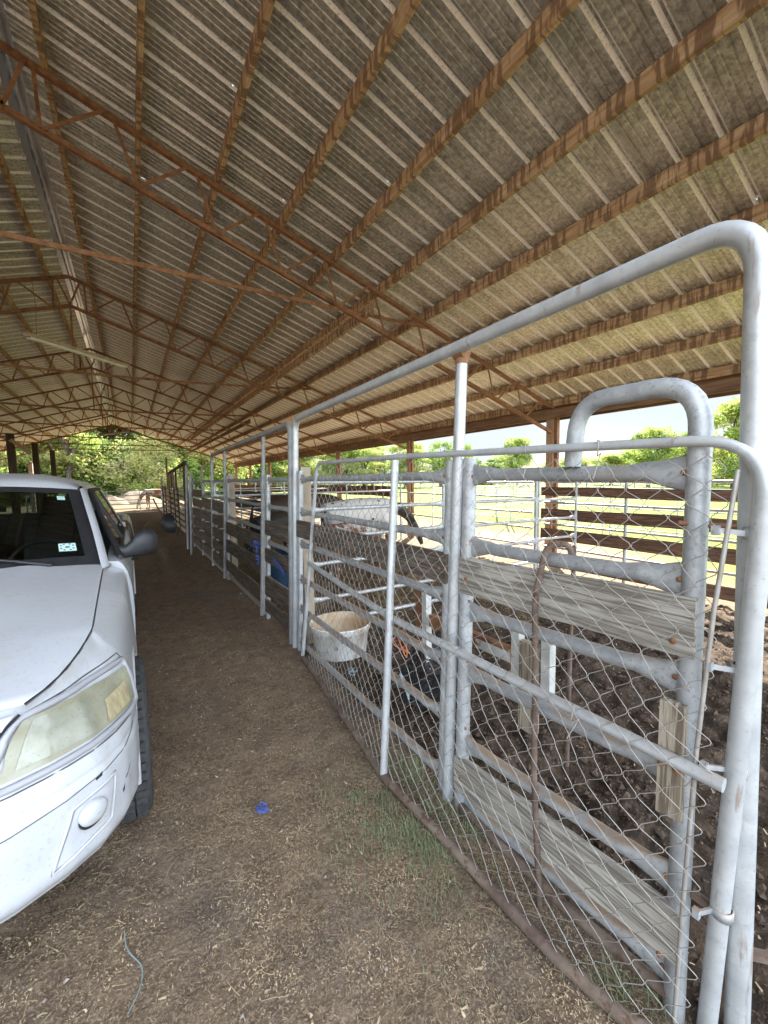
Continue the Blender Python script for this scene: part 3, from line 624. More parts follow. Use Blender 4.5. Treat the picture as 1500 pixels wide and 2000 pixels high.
    # wire field fence far out
def wire_fence(x, ya, yb, label):
    t = thing('wire_fence', label, 'fence', (x, ya, 0)); y = ya
    while y < yb: MB().tube([(x, y, 0), (x, y, 1.35)], .05, 6).build('wooden_post', 'dwood', t); y += 4.5
    for z in (.3, .6, .9, 1.2): MB().tube([(x, ya, z), (x, yb, z)], .008, 4).build('wire', 'wire', t)
wire_fence(38, -8, 60, 'thin wire fence on posts crossing the far pasture')

# chute fence with upright staves by the aisle
ch = thing('stave_fence', 'dark fence of upright staves and pale slats at the end of the pens', 'fence', (1.22, 11.4, 0))
for y, z0, z1, wd, m in ((11.5, 0, 2.18, .10, 'dpost'), (12.0, 0, 2.15, .06, 'dpost'), (14.3, 0, 2.03, .08, 'dpost'), (15.2, 0, 2.0, .08, 'dwood'), (16.0, 0, 1.98, .07, 'dpost'), (16.9, 0, 1.95, .08, 'dwood'), (17.7, 0, 2.62, .12, 'dwood')):
    MB().box((1.20, y, z0), (1.25, y+wd*1.6, z1)).build('stave', m, ch)
MB().bar((1.22, 11.5, 2.16), (1.22, 17.0, 1.97), .05, .07).build('top_rail', 'dpost', ch)
for k, z in enumerate(np.linspace(.35, 1.36, 7)): MB().bar((1.18, 12.0, z), (1.18, 20.4, z+random.uniform(-.05, .05)), .02, .095).build('slat', 'slat', ch)
for y in (13.0, 14.2, 15.8, 18, 19.5): MB().bar((1.16, y, 0), (1.16, y+.2, 1.5), .03, .05).build('batten', 'dpost', ch)
MB().bar((1.1, 17.8, .05), (.75, 19.0, 1.0), .03, .06).build('leaning_stick', 'dwood', ch)
for (y, x, lab) in ((15.0, 1.02, 'nearer black rubber tub on its edge against the stave fence'), (16.1, 1.0, 'farther black rubber tub on its edge against the stave fence')):
    o = MB().lathe([(0, -.08), (.25, -.10), (.36, .12), (.38, .13), (.345, .10), (.24, -.06), (0, -.05)], (0, 0, 0), 24, axis='x').build('feed_tub', 'black'); o.scale = (.8, .8, .8); o.location = (x+.08, y, .29); o.rotation_euler = (0, R(12), R(70)); tag(o, lab, 'feed tub', 'black feed tubs')

# six-rail gate across the far end and stick
fg = thing('pipe_gate', 'long pale pipe gate closing the aisle at the sunny end', 'gate', (-4, 25.2, 0))
MB().tube(rnd([(-4.2, 25.2, .1), (-4.2, 25.2, 1.24), (1.42, 25.2, 1.24), (1.42, 25.2, .1), (-4.2, 25.2, .1)], .12, 5), .026, 8).build('frame_pipe', 'galvw', fg)
for z in (.30, .53, .76, 1.0): MB().tube([(-4.2, 25.2, z), (1.42, 25.2, z)], .02, 8).build('rail', 'galvw', fg)
for x in (-3, -1.05, .38): MB().tube([(x, 25.17, .1), (x, 25.17, 1.24)], .022, 8).build('upright', 'galvw', fg)
o = MB().tube([(1.46, 25.25, 0), (1.46, 25.25, 1.9)], .06, 8).build('gate_post', 'slat', None, (1.46, 25.25, 0)); tag(o, 'pale post holding the right end of the long pipe gate', 'post')
o = MB().box((-5.1, 31.8, 0), (-4.9, 32.0, 2.9)).build('outdoor_post', 'slat', None, (-5, 31.9, 0)); tag(o, 'pale weathered post outside the far gable', 'post')
o = MB().tube([(.10, 13.75, .02), (.28, 15.8, .10), (.36, 16.4, .16), (.62, 19.0, .10)], .016, 6).build('dry_stick', 'straw', None, (.3, 9, 0)); tag(o, 'thin pale stick poking up above the vehicle mirror', 'stick')
for x, y, rx, h, lab in ((-1.3, 37.5, 1.3, .75, 'left pale sand mound beyond the far gate'), (.3, 39, 1.9, 1.15, 'taller pale sand mound just behind the pinto horse')):
    mb = MB(); prof = [(rx*(1-t)**.8*(1+.06*math.sin(9*t)), h*t) for t in np.linspace(0, 1, 9)]; mb.lathe(prof, (x, y, -.02), 22)
    mb.v = [(a+.12*math.sin(b_*5+c*7), b_+.12*math.sin(a*4), c+(.05*math.sin(a*7+b_*6) if c > .02 else 0)) for a, b_, c in mb.v]
    tag(mb.build('sand_mound', 'mound', None, (x, y, 0)), lab, 'mound')

# ------------------------------------------------------------------ small things
# tub
tb = thing('stock_tub', 'large dirty white plastic tub with brown stained inside standing in the pen', 'tub', (1.64, 3.47, 0)); c = (1.64, 3.47, gz(1.64, 3.47)-.03)
mb = MB(); mb.lathe([(0, .0), (.23, .0), (.245, .02), (.27, .24), (.285, .245), (.287, .29), (.29, .30)], c, 40); mb.build('tub_wall', 'tub', tb)
mb = MB(); mb.lathe([(.29, .301), (.278, .298), (.262, .23), (.235, .03), (0, .025)], c, 40); mb.build('tub_lining', 'tubin', tb)
MB().tube([(c[0]+.288*math.cos(a), c[1]+.288*math.sin(a), c[2]+.298) for a in np.linspace(0, 2*math.pi, 40)[:-1]], .009, 8, closed=True).build('rim', 'tub', tb)
# milk crate
cr = thing('plastic_crate', 'tipped black lattice plastic crate lying in the muck behind the panel', 'crate', (0, 0, 0))
def lattice(o_, a, b_, na, nb, nm):
    mb = MB(); o_, a, b_ = Vector(o_), Vector(a), Vector(b_); n_ = a.cross(b_).normalized()
    for i in range(na+1): p = o_+a*i/na; mb.bar(p, p+b_, .010 if 0 < i < na else .022, .008, up=n_)
    for j in range(nb+1): p = o_+b_*j/nb; mb.bar(p+n_*.002, p+a+n_*.002, .010 if 0 < j < nb else .022, .008, up=n_)
    return mb.build(nm, 'black', cr)
for nm, o_, a, b_ in (('side', (-.17, -.17, 0), (.34, 0, 0), (0, 0, .27)), ('side', (-.17, .17, 0), (.34, 0, 0), (0, 0, .27)), ('side', (-.17, -.17, 0), (0, .34, 0), (0, 0, .27)), ('side', (.17, -.17, 0), (0, .34, 0), (0, 0, .27)), ('base', (-.17, -.17, 0), (.34, 0, 0), (0, .34, 0))):
    lattice(o_, a, b_, 7, 6 if nm == 'side' else 7, nm)
MB().box((-.174, -.178, .19), (.174, -.168, .27)).build('solid_band', 'black', cr)
cr.location = (1.66, 2.02, .24); cr.rotation_euler = (R(-62), R(18), R(-20))
def squiggle(c, s, n_, r, name, m, label, cat, flat=.3, seed=1, down=0):
    rr = random.Random(seed); pts = []; p = Vector(c)
    for i in range(n_):
        a = rr.uniform(0, 6.3); pts.append(Vector(c)+V(math.cos(a)*s*rr.uniform(.3, 1), math.sin(a)*s*rr.uniform(.3, 1), rr.uniform(-1, 1)*s*flat-down*i/n_))
    P = []
    for i in range(len(pts)-3):
        for t in (0, .25, .5, .75):
            a, b_, c_, d = pts[i:i+4]; P.append(.5*((2*b_)+(-a+c_)*t+(2*a-5*b_+4*c_-d)*t*t+(-a+3*b_-3*c_+d)*t**3))
    o = MB().tube(P, r, 5).build(name, m, None, c); return tag(o, label, cat)
squiggle((.47, 1.96, .018), .040, 22, .0024, 'twine_scrap', 'bluerope', 'small knotted scrap of bright blue twine lying on the aisle', 'twine', .18, 3)
squiggle((1.40, 2.10, .60), .09, 10, .004, 'orange_twine', 'orope', 'orange baling twine tangled on the panel above the black crate', 'twine', 1.0, 5)
squiggle((1.27, 5.0, .86), .075, 18, .0055, 'blue_rope', 'bluerope', 'bundle of blue rope knotted round the post of the long boarded panel', 'rope', 1.0, 6)
squiggle((1.27, 5.02, .66), .05, 9, .006, 'hanging_twine', 'bluerope', 'short blue twine end hanging below the rope bundle', 'rope', 1.6, 8)
squiggle((1.50, 2.95, .05), .07, 9, .006, 'grey_rag', 'greyrope', 'grey green rag lying in the muck by the tub', 'rag', .2, 9)
squiggle((1.36, 2.0, .37), .05, 8, .007, 'grey_tie', 'greyrope', 'grey green string hanging from the lower rail below the crate', 'string', 2.0, 10)
o = MB().bar((1.285, 4.40, .80), (1.285, 4.02, .71), .006, .04).build('blue_strap', 'bluerope', None, (1.28, 4.3, .8)); tag(o, 'bright violet blue strap laid across the short boarded panel', 'strap')
br = MB(); br.lathe([(0, 0), (.29, 0), (.30, .05), (.31, .30), (.32, .52), (.30, .53), (.28, .10), (0, .08)], (1.95, 6.3, 0), 30); br = br.build('blue_tub', 'blue', None, (1.95, 6.3, 0)); tag(br, 'blue plastic tub behind the dark boards of the long panel', 'tub')
STRING = [(-.11, 1.68), (-.103, 1.60), (-.053, 1.52), (-.063, 1.453), (-.097, 1.40)]
o = MB().tube(rnd([(x_, y_, gz(x_, y_)+.006) for x_, y_ in STRING], .04, 6), .0022, 5).build('green_string', 'greyrope', None, (0, 1.1, 0)); tag(o, 'thin grey green string lying on the dirt in front of the bumper', 'string')

# ------------------------------------------------------------------ the white vehicle
TX, TY = -.955, 1.44
car = thing('parked_pickup', 'dusty white pickup with yellowed headlight parked nose forward in the aisle', 'pickup', (0, 0, 0))
ST = [((0, 0), (0, .11, .985)), ((.25, .015), (.25, .12, .98)), ((.45, .05), (.48, .165, .965)), ((.60, .10), (.635, .215, .955)), ((.72, .165), (.68, .285, .963)),
      ((.82, .25), (.715, .35, .978)), ((.88, .345), (.745, .44, .996)), ((.912, .45), (.765, .53, 1.010)), ((.922, .55), (.778, .62, 1.022))]
for yy in np.linspace(.64, 1.76, 17): ST.append(((.925+.006*math.sin((yy-.6)*2.6), float(yy)), (.785-.004*(yy-.64), float(yy), 1.030+.095*(yy-.64)/1.12)))
ZR = [(.345, -.05, None), (.36, -.02, None), (.40, 0, None), (.46, 0, 0), (.52, .004, 0), (.58, .004, 0), (.645, .0, 0), (.655, -.010, 0), (.665, -.010, 0), (.675, -.012, 0), (.72, -.028, .01), (.77, -.042, .04), (.82, -.050, .10), (.86, -.055, .18), (.895, -.055, .30), (.925, -.045, .50), (.95, -.025, .76), (1, 0, 1)]
def stn(s):
    s = max(0, min(len(ST)-1, s)); i = min(int(s), len(ST)-2); t = s-i
    b = Vector(ST[i][0])*(1-t)+Vector(ST[i+1][0])*t; tp = Vector(ST[i][1])*(1-t)+Vector(ST[i+1][1])*t
    d = Vector(ST[i+1][0])-Vector(ST[i][0]); return b, tp, Vector((d.y, -d.x)).normalized()
def surf(s, z, off=0):
    """body surface at station s and nominal height z (.36 .. 1)"""
    b, tp, n_ = stn(s); zs = [a[0] for a in ZR]
    ins = float(np.interp(z, zs, [a[1] for a in ZR])); ins *= 1 if z < .67 else max(.12, min(1, (8.2-s)/2.2)); q = float(np.interp(z, zs, [a[2] or 0 for a in ZR]))
    if s > 8: q *= 1-.78*min(1, (s-8)/9)*(1 if z < .97 else max(0, (1-z)/.03))
    zz = z if z <= .86 else .86+(z-.86)*(tp.z-.86)/.14
    return Vector((b.x*(1-q)+tp.x*q + n_.x*(ins+off), b.y*(1-q)+tp.y*q + n_.y*(ins+off), zz + off*q))
def wp(p, sx=1): return Vector((TX+sx*p[0], TY+p[1], p[2]))
AY, AR = .95, .42            # wheel arch centre, radius
for sx in (1, -1):
    # shell (front corner, fender)
    S_ = list(np.arange(0, len(ST)-1+.01, .25)); Zl = []
    for a, b_ in zip(ZR[:-1], ZR[1:]):
        nn = 2 if b_[0]-a[0] > .04 else 1
        Zl += [a[0]+(b_[0]-a[0])*k/nn for k in range(nn)]
    Zl.append(1.0); P = [[surf(s, z) for z in Zl] for s in S_]
    def keep(i, j):
        c = (P[i][j]+P[i+1][j+1])/2
        return not ((c.y-AY)**2+(c.z-.37)**2 < AR**2 or (c.y > AY-AR*.97 and c.y < AY+AR and c.z < .40))
    mb = MB(); mb.grid([[wp(p, sx) for p in row] for row in P], keep=keep); mb.build('front_fender', 'paint', car)
    # arch lip and liner
    arc = [V(.914, AY+AR*math.cos(a), .37+AR*math.sin(a)) for a in np.linspace(-.02, math.pi+.02, 26)]
    MB().tube([wp(p, sx) for p in arc], .012, 8).build('arch_lip', 'paint', car)
    MB().grid([[wp(p, sx), wp(V(.60, p.y, p.z), sx)] for p in arc]).build('wheel_liner', 'gap', car)
    # bumper lower lip
    MB().tube([wp(surf(s, .355, -.012), sx) for s in np.arange(0, 8, .5)], .014, 8).build('bumper_lip', 'paint', car)
    # headlamp
    Q = dict(TL=(3.3, .925), TR=(8.0, .875), BR=(7.8, .745), BL=(2.85, .765))
    def patch(c0, c1, c2, c3, off, nu=14, nv=7):      # TL TR BR BL
        out = []
        for i in range(nu+1):
            t = i/nu; row = []
            for j in range(nv+1):
                u_ = j/nv; s = (c0[0]*(1-t)+c1[0]*t)*(1-u_)+(c3[0]*(1-t)+c2[0]*t)*u_; z = (c0[1]*(1-t)+c1[1]*t)*(1-u_)+(c3[1]*(1-t)+c2[1]*t)*u_
                row.append(wp(surf(s, z, off), sx))
            out.append(row)
        return out
    hl = MB(); hl.grid(patch(Q['TL'], Q['TR'], Q['BR'], Q['BL'], .010)); hl = hl.build('headlight', 'lens', car)
    MB().grid(patch((3.6, .91), (5.5, .885), (5.35, .765), (3.2, .785), .0125)).build('reflector', 'reflector', hl)
    MB().grid(patch((6.0, .835), (7.4, .845), (7.3, .765), (5.75, .762), .0135)).build('turn_signal', 'amber', hl)
    def edge(a, b_, n_, off): return [wp(surf(a[0]+(b_[0]-a[0])*k/n_, a[1]+(b_[1]-a[1])*k/n_, off), sx) for k in range(n_+1)]
    o1 = [(3.15, .94), (8.3, .895), (8.1, .725), (2.65, .742)]
    ring = []
    for a, b_ in zip(o1, o1[1:]+o1[:1]): ring += edge(a, b_, 10, .004)[:-1]
    MB().tube(ring, .0125, 8, closed=True).build('headlight_bezel', 'bezel', hl)
    o2 = [(3.05, .955), (8.6, .912), (8.4, .705), (2.5, .722)]; ring = []
    for a, b_ in zip(o2, o2[1:]+o2[:1]): ring += edge(a, b_, 10, .001)[:-1]
    MB().tube(ring, .0028, 6, closed=True).build('headlight_gap', 'seam', hl)
    MB().tube(edge((2.98, .955), (2.3, .70), 8, .014), .0045, 6).build('grille_gap', 'gap', car)
    # grille half
    gr = MB(); gr.grid(patch((.08, .93), (2.75, .93), (2.15, .705), (.08, .70), .007)); gr = gr.build('grille', 'gap', car)
    MB().grid(patch((2.05, .935), (2.85, .945), (2.2, .70), (1.5, .70), .012)).build('grille_frame', 'bezel', gr)
    MB().grid(patch((.0, .955), (2.9, .955), (2.85, .915), (.0, .915), .022)).build('grille_frame', 'paint', gr)
    for z in (.74, .78, .82, .86): MB().tube(edge((.05, z), (1.9, z), 8, .014), .008, 6).build('grille_bar', 'bezel', gr)
    # seams in bumper
    MB().tube(edge((2.6, .612), (7.6, .66), 14, .0015), .0016, 6).build('bumper_seam', 'seam', car)
    # fog lamp pocket
    fp = MB(); fp.grid(patch((4.15, .578), (5.3, .59), (5.05, .455), (3.7, .425), .0045)); fp = fp.build('fog_pocket', 'paint', car)
    o3 = [(4.1, .585), (5.4, .598), (5.15, .448), (3.62, .415)]; ring = []
    for a, b_ in zip(o3, o3[1:]+o3[:1]): ring += edge(a, b_, 7, .003)[:-1]
    MB().tube(ring, .0055, 8, closed=True).build('pocket_rim', 'paint', fp)
    for i_, dz in ((0, -.012), (1, 0)):
        cpt = surf(4.55, .535+dz, .012+.006*i_); b, tp, nn = stn(4.55); N3 = V(nn.x, nn.y, 0); t1 = N3.cross(V(0, 0, 1)); mb = MB(); rings = []
        for rr, h in ((.045, -.012), (.045, .002), (.038, .010), (.022, .015), (0.001, .017)): rings.append([wp(cpt+t1*math.cos(a)*rr*1.05+V(0, 0, 1)*math.sin(a)*rr*.86+N3*h*(1 if i_ else .4), sx) for a in np.linspace(0, 2*math.pi, 25)])
        mb.grid(rings); mb.build(*(('fog_lamp', 'foglens') if i_ else ('lamp_recess', 'gap')), fp)
    if sx > 0:
        for q_ in (((4.75, .632), (4.95, .64), (4.93, .626), (4.76, .622)), ((5.75, .50), (5.85, .515), (5.83, .49), (5.76, .484)), ((5.9, .535), (6.3, .56), (6.28, .555), (5.9, .528))): MB().grid(patch(*q_, .0012, 3, 1)).build('scuff', 'gap', car)
    # wheel: tyre with tread blocks, rim
    wx = .838; wc = wp(V(wx, AY, .365), sx)
    wh = MB(); prof = [(.22, -.11), (.30, -.13), (.35, -.122), (.362, -.107), (.365, 0), (.362, .107), (.35, .122), (.30, .13), (.22, .11)]
    wh.lathe(prof, wc, 48, axis='x')
    tyre = wh.build('wheel', 'rubber', car, wc)
    tr_ = MB()
    for k in range(54):
        a = 2*math.pi*k/54
        for q, (xo, wdt) in enumerate(((-.085, .045), (-.032, .048), (.03, .048), (.084, .045))):
            a2 = a+(.03 if q % 2 else 0); cc = wc+V(xo, math.cos(a2)*.367, math.sin(a2)*.367)
            tr_.bar(cc-V(0, -math.sin(a2), math.cos(a2))*.0165, cc+V(0, -math.sin(a2), math.cos(a2))*.0150, wdt, .022, up=(0, math.cos(a2), math.sin(a2)))
    tr_.build('tread', 'rubber', tyre, None)
    rm = MB(); rm.lathe([(0, sx*.06), (.08, sx*.07), (.19, sx*.085), (.225, sx*.105), (.225, -.1*sx)], wc, 32, axis='x'); rm.build('rim', 'wheelrim', tyre)
# rebind wheel children (parent sits at the wheel centre)
# hood
def hoodp(a, t):
    """a: -1..1 across, t: 0..1 front to back"""
    s = 3.0+(len(ST)-1-3.0)*t; b, tp, n_ = stn(s); hx = tp.x-.004
    y_c = .125+t*(1.60-.125); z_c = 1.0+.175*t**.9
    k = abs(a)**2.2; x = hx*a; z = z_c*(1-k)+(tp.z+.006)*k; 
    cr_ = math.exp(-((abs(a)-.56)/.10)**2)*.008*(.3+t); y = y_c*(1-abs(a)**2.6)+tp.y*abs(a)**2.6
    return Vector((x, y, z+cr_+(.012 if abs(a) < .5 else .012*max(0, 1-(abs(a)-.5)/.16))*min(1, t*2)))
P = [[wp(hoodp(a, t)) for t in np.linspace(0, 1, 26)] for a in np.linspace(-1, 1, 41)]
P = [[r_[0]+V(0, .012, -.02)]+r_ for r_ in P]
MB().grid(P).build('hood', 'paint', car)
MB().grid([[wp(V(x, y, z)) for y, z in ((.36, .80), (1.8, 1.0))] for x in (-.66, .66)]).build('engine_bay', 'seam', car)
for sx in (1, -1): MB().tube([wp(hoodp(sx*1.0, t)+V(sx*.003, 0, -.007)) for t in np.linspace(0, 1, 20)], .0028, 6).build('hood_seam', 'seam', car)
# windscreen
def ws(a, t, off=0):
    x = a*(.755*(1-t)+.575*t); y = (1.60+.13*a*a)*(1-t)+(2.50+.13*a*a)*t; z = (1.162-.03*a*a)*(1-t)+(1.635-.035*a*a)*t + .02*math.sin(math.pi*t)
    return wp(V(x, y-off*.5, z+off))
def wpatch(a0, a1, t0, t1, off, na=12, nt=8): return [[ws(a0+(a1-a0)*i/na, t0+(t1-t0)*j/nt, off) for j in range(nt+1)] for i in range(na+1)]
wsc = MB(); wsc.grid(wpatch(-.97, .97, .02, .98, 0, 20, 10)); wsc = wsc.build('windscreen', 'glass', car)
for a0, a1, t0, t1 in ((-1.06, 1.06, -.02, .09), (-1.07, 1.07, .92, 1.01), (-1.06, -.92, .0, 1), (.92, 1.06, .0, 1)): MB().grid(wpatch(a0, a1, t0, t1, .003)).build('black_border', 'black', wsc)
MB().grid(wpatch(.755, .875, .145, .225, .004, 2, 2)).build('inspection_sticker', 'sticker', wsc)
mb = MB()
for i in range(5):
    for j in range(5):
        if (i in (0, 4) or j in (0, 4)) and (i+j) % 2: mb.grid(wpatch(.765+i*.021, .778+i*.021, .152+j*.0145, .161+j*.0145, .0055, 1, 1))
mb.grid(wpatch(.80, .83, .178, .19, .0055, 1, 1)); mb.build('sticker_marks', 'gap', wsc)
MB().grid(wpatch(.80, .875, .80, .865, .004, 2, 2)).build('small_sticker', 'sticker', wsc)
mb = MB(); mb.tube([ws(.62, .03, .02), ws(.30, .10, .02), ws(-.1, .13, .02)], .009, 6); mb.tube([ws(.70, .0, .02), ws(.50, .04, .03)], .012, 6); mb.build('wiper', 'black', car)
MB().tube([ws(-.2, .03, .018), ws(-.8, .10, .018)], .009, 6).build('wiper', 'black', car)
MB().grid([[wp(hoodp(a, 1.0)+V(0, -.03, -.03)), ws(a, .0, -.004)] for a in np.linspace(-.99, .99, 14)]).build('cowl', 'black', car)
# roof
def roofp(x, y):
    e = .62; z = 1.745-.10*(abs(x)/e)**3.2-.035*((y-3.2)/1.2)**2*(1 if y > 3.2 else .4)
    fr_ = max(0, (3.0-y)/.5); return V(x, y, z-.085*min(1, fr_)**1.7)
xr_ = np.linspace(-.62, .62, 25)
P = [[wp(V(x*.94, 2.50+.12*(x/.6)**2, 1.632-.04*(x/.6)**2))]+[wp(roofp(x*(.95+.05*min(1, (y-2.5)*2)), y+.11*(x/.6)**2*max(0, 1-(y-2.5)/.6))) for y in np.linspace(2.56, 4.12, 14)] for x in xr_]
MB().grid(P).build('roof', 'paint', car)
for sx in (1, -1):
    # A pillar, door frame, cant rail
    mb = MB(); PA = [V(.795, 1.66, 1.115), V(.74, 2.0, 1.31), V(.675, 2.35, 1.50), V(.628, 2.66, 1.612)]
    mb.grid([[wp(p+V(-.020, -.022, -.004), sx), wp(p+V(-.004, -.010, .006), sx), wp(p+V(.016, .03, .004), sx), wp(p+V(.02, .07, -.02), sx)] for p in PA]); mb.build('windscreen_pillar', 'paint', car)
    mb = MB(); mb.grid([[wp(V(.58, y, 1.672-d_), sx), wp(V(.625, y, 1.640-d_), sx), wp(V(.655, y, 1.595-d_), sx)] for y, d_ in ((2.62, 0.012), (3.4, 0), (4.15, .02))]); mb.build('cant_rail', 'paint', car)
    # cab side and doors
    Z_ = [(.36, .88), (.40, .915), (.55, .928), (.80, .935), (.95, .928), (1.06, .908), (1.115, .880), (1.135, .86), (1.142, .79)]
    def sd_(y, z, x):
        return wp(V(x-(.012 if abs(y-2.98) < .02 else 0), y, z+(.02*(y-1.76)/3 if z > 1 else 0)), sx)
    MB().grid([[sd_(y, z, x) for z, x in Z_] for y in list(np.arange(1.76, 2.95, .1))+[2.97, 2.98, 2.99]+list(np.arange(3.05, 4.13, .1))+[4.15]]).build('side_panel', 'paint', car)
    MB().grid([[sd_(1.762, z, x) for z, x in Z_], [wp(V(.70, 1.775, min(z, 1.10)), sx) for z, x in Z_]]).build('door_edge', 'paint', car)
    # bed side with its own rail and arch
    RY = 4.45; Zb = [(.42, .89), (.50, .915), (.62, .925), (.75, .932), (.88, .938), (1.0, .945), (1.10, .942), (1.17, .925), (1.215, .895), (1.225, .86), (1.20, .84)]
    Yb = np.arange(4.19, 5.56, .055)
    P = [[wp(V(x-max(0, y-5.3)**2*1.2+.018*math.exp(-((y-RY)/.5)**2)*(1 if .6 < z < 1.1 else .3), y, z), sx) for z, x in Zb] for y in Yb]
    def keep2(i, j):
        y = Yb[i]+.027; z = (Zb[j][0]+Zb[j+1][0])/2; return not ((y-RY)**2+(z-.37)**2 < .42**2)
    MB().grid(P, keep=keep2).build('bed_side', 'paint', car)
    MB().grid([[wp(V(.80, y, z), sx) for z in (.6, 1.2)] for y in (4.19, 5.5)]).build('bed_inner_wall', 'paint', car)
    arc = [V(.93, RY+.42*math.cos(a), .37+.42*math.sin(a)) for a in np.linspace(0, math.pi, 22)]
    MB().tube([wp(p, sx) for p in arc], .013, 8).build('arch_lip', 'paint', car)
    MB().grid([[wp(p, sx), wp(V(.6, p.y, p.z), sx)] for p in arc]).build('wheel_liner', 'gap', car)
    wc = wp(V(.81, RY, .365), sx); wh = MB(); wh.lathe(prof, wc, 36, axis='x'); wh = wh.build('wheel', 'rubber', car, wc)
    MB().lathe([(0, sx*.06), (.19, sx*.085), (.225, sx*.105), (.225, -.1*sx)], wc, 32, axis='x').build('rim', 'wheelrim', wh)
    # side glass and pillars
    def gp(y, t): return wp(V(.868*(1-t)+.66*t, y, 1.145*(1-t)+1.592*t), sx)
    sg = MB(); sg.grid([[gp(1.95, 0), gp(1.96, .02)], [gp(2.72, 0), gp(2.72, .98)], [gp(3.4, 0), gp(3.4, .98)], [gp(3.95, 0), gp(3.9, .98)]]); sg.build('side_window', 'glass', car)
    fr2 = MB(); fr2.tube([gp(1.88, -.01), gp(2.78, 1.0), gp(3.95, 1.0)], .019, 6); fr2.tube([gp(1.86, .0), gp(4.0, .0)], .016, 6)
    for y in (2.92, 3.02): fr2.bar(gp(y, 0), gp(y, 1), .06, .02)
    fr2.build('window_frame', 'black', car)
    fq = MB(); fq.add([gp(1.84, 0), gp(2.10, 0), gp(2.12, .28)], [(0, 1, 2)]); fq.build('mirror_sail', 'black', car)
    q4 = MB(); q4.grid([[wp(V(.878-.215*t, y0_, 1.14+.47*t), sx) for t in (0, .5, 1)] for y0_ in (3.93, 4.15)]); q4.grid([[wp(V(.878-.215*t, 4.15, 1.14+.47*t), sx), wp(V(.56, 4.17, 1.14+.47*t), sx)] for t in (0, 1)]); q4.build('rear_pillar', 'paint', car)
    # mirror
    hp = []
    for i, (x, y, z, ry, rz) in enumerate(((.86, 2.00, 1.165, .05, .045), (.90, 1.99, 1.160, .05, .045), (.94, 2.00, 1.18, .05, .060), (.965, 2.02, 1.20, .07, .085), (1.02, 2.04, 1.215, .085, .098), (1.06, 2.05, 1.215, .085, .090), (1.09, 2.06, 1.21, .07, .075), (1.105, 2.07, 1.205, .04, .05), (1.11, 2.07, 1.205, .003, .004))):
        hp.append([wp(V(x, y+ry*math.copysign(abs(math.cos(a))**.7, math.cos(a)), z+rz*math.copysign(abs(math.sin(a))**.7, math.sin(a))), sx) for a in np.linspace(0, 2*math.pi, 21)])
    mi_ = MB(); mi_.grid(hp); mi_ = mi_.build('side_mirror', 'black', car)
    MB().grid([[wp(V(x, 2.15, z), sx) for z in (1.15, 1.28)] for x in (.97, 1.07)]).build('mirror_glass', 'mirrorglass', mi_)
    for y in (2.75, 3.6): MB().tube([wp(V(.935, y, .98), sx), wp(V(.965, y+.03, .98), sx), wp(V(.965, y+.15, .98), sx), wp(V(.935, y+.18, .98), sx)], .012, 8).build('door_handle', 'black', car)
# tailgate, bed floor, cab back, interior
MB().grid([[wp(V(x, 5.52, z)) for z in (.5, .8, 1.2)] for x in (-.84, 0, .84)]).build('tailgate', 'paint', car)
MB().grid([[wp(V(x, y, .62)) for y in (4.18, 5.5)] for x in (-.84, .84)]).build('bed_floor', 'gap', car)
MB().grid([[wp(V(x, 4.16, z)) for z in (.45, 1.2)] for x in (-.88, .88)]).build('cab_back', 'paint', car)
MB().grid([[wp(V(x*(1-.08*t), 4.17, 1.2+.45*t)) for t in (0, 1)] for x in (-.62, .62)]).build('rear_window', 'darkglass', car)
MB().box(wp(V(-.7, 5.53, .45)), wp(V(.7, 5.62, .58))).build('rear_bumper', 'bezel', car)
mb = MB(); mb.box(wp(V(-.86, 1.7, .42)), wp(V(.86, 4.12, .46))); mb.build('floor_pan', 'gap', car)
mb = MB(); mb.box(wp(V(-.66, 3.55, .5)), wp(V(.66, 3.95, .78))); mb.box(wp(V(-.66, 3.92, .78)), wp(V(.66, 4.06, 1.36))); mb.build('rear_bench', 'seat', car)
mb = MB(); mb.grid([[wp(V(x, y, z)) for y, z in ((1.68, 1.12), (1.95, 1.13), (2.1, 1.11), (2.16, 1.0), (2.16, .5))] for x in np.linspace(-.82, .82, 9)]); mb.build('dashboard', 'cabin', car)
for x in (-.38, .38):
    st_ = MB(); st_.box(wp(V(x-.25, 2.65, .5)), wp(V(x+.25, 3.1, .78))); st_.bar(wp(V(x, 3.1, .75)), wp(V(x, 3.28, 1.32)), .46, .13, up=(0, 1, 0)); st_.bar(wp(V(x, 3.28, 1.38)), wp(V(x, 3.31, 1.53)), .24, .1, up=(0, 1, 0)); st_.build('seat', 'seat', car)
sw = MB(); cc = V(.38, 2.36, 1.06); tl = V(0, -.42, .9).normalized(); a1 = V(1, 0, 0); a2 = tl.cross(a1)
sw.tube([wp(cc+a1*math.cos(a)*.19+V(0, .42, .9)*math.sin(a)*.19) for a in np.linspace(0, 2*math.pi, 30)[:-1]], .014, 8, closed=True); sw.bar(wp(cc-a1*.18), wp(cc+a1*.18), .05, .03); sw.build('steering_wheel', 'black', car)
MB().lathe([(.0, 0), (.02, 0), (.02, .22), (.0, .22)], wp(V(-.02, 2.4, 1.48)), 8, axis='x').build('rear_view_mirror', 'black', car)
car.location = (0, 0, 0)

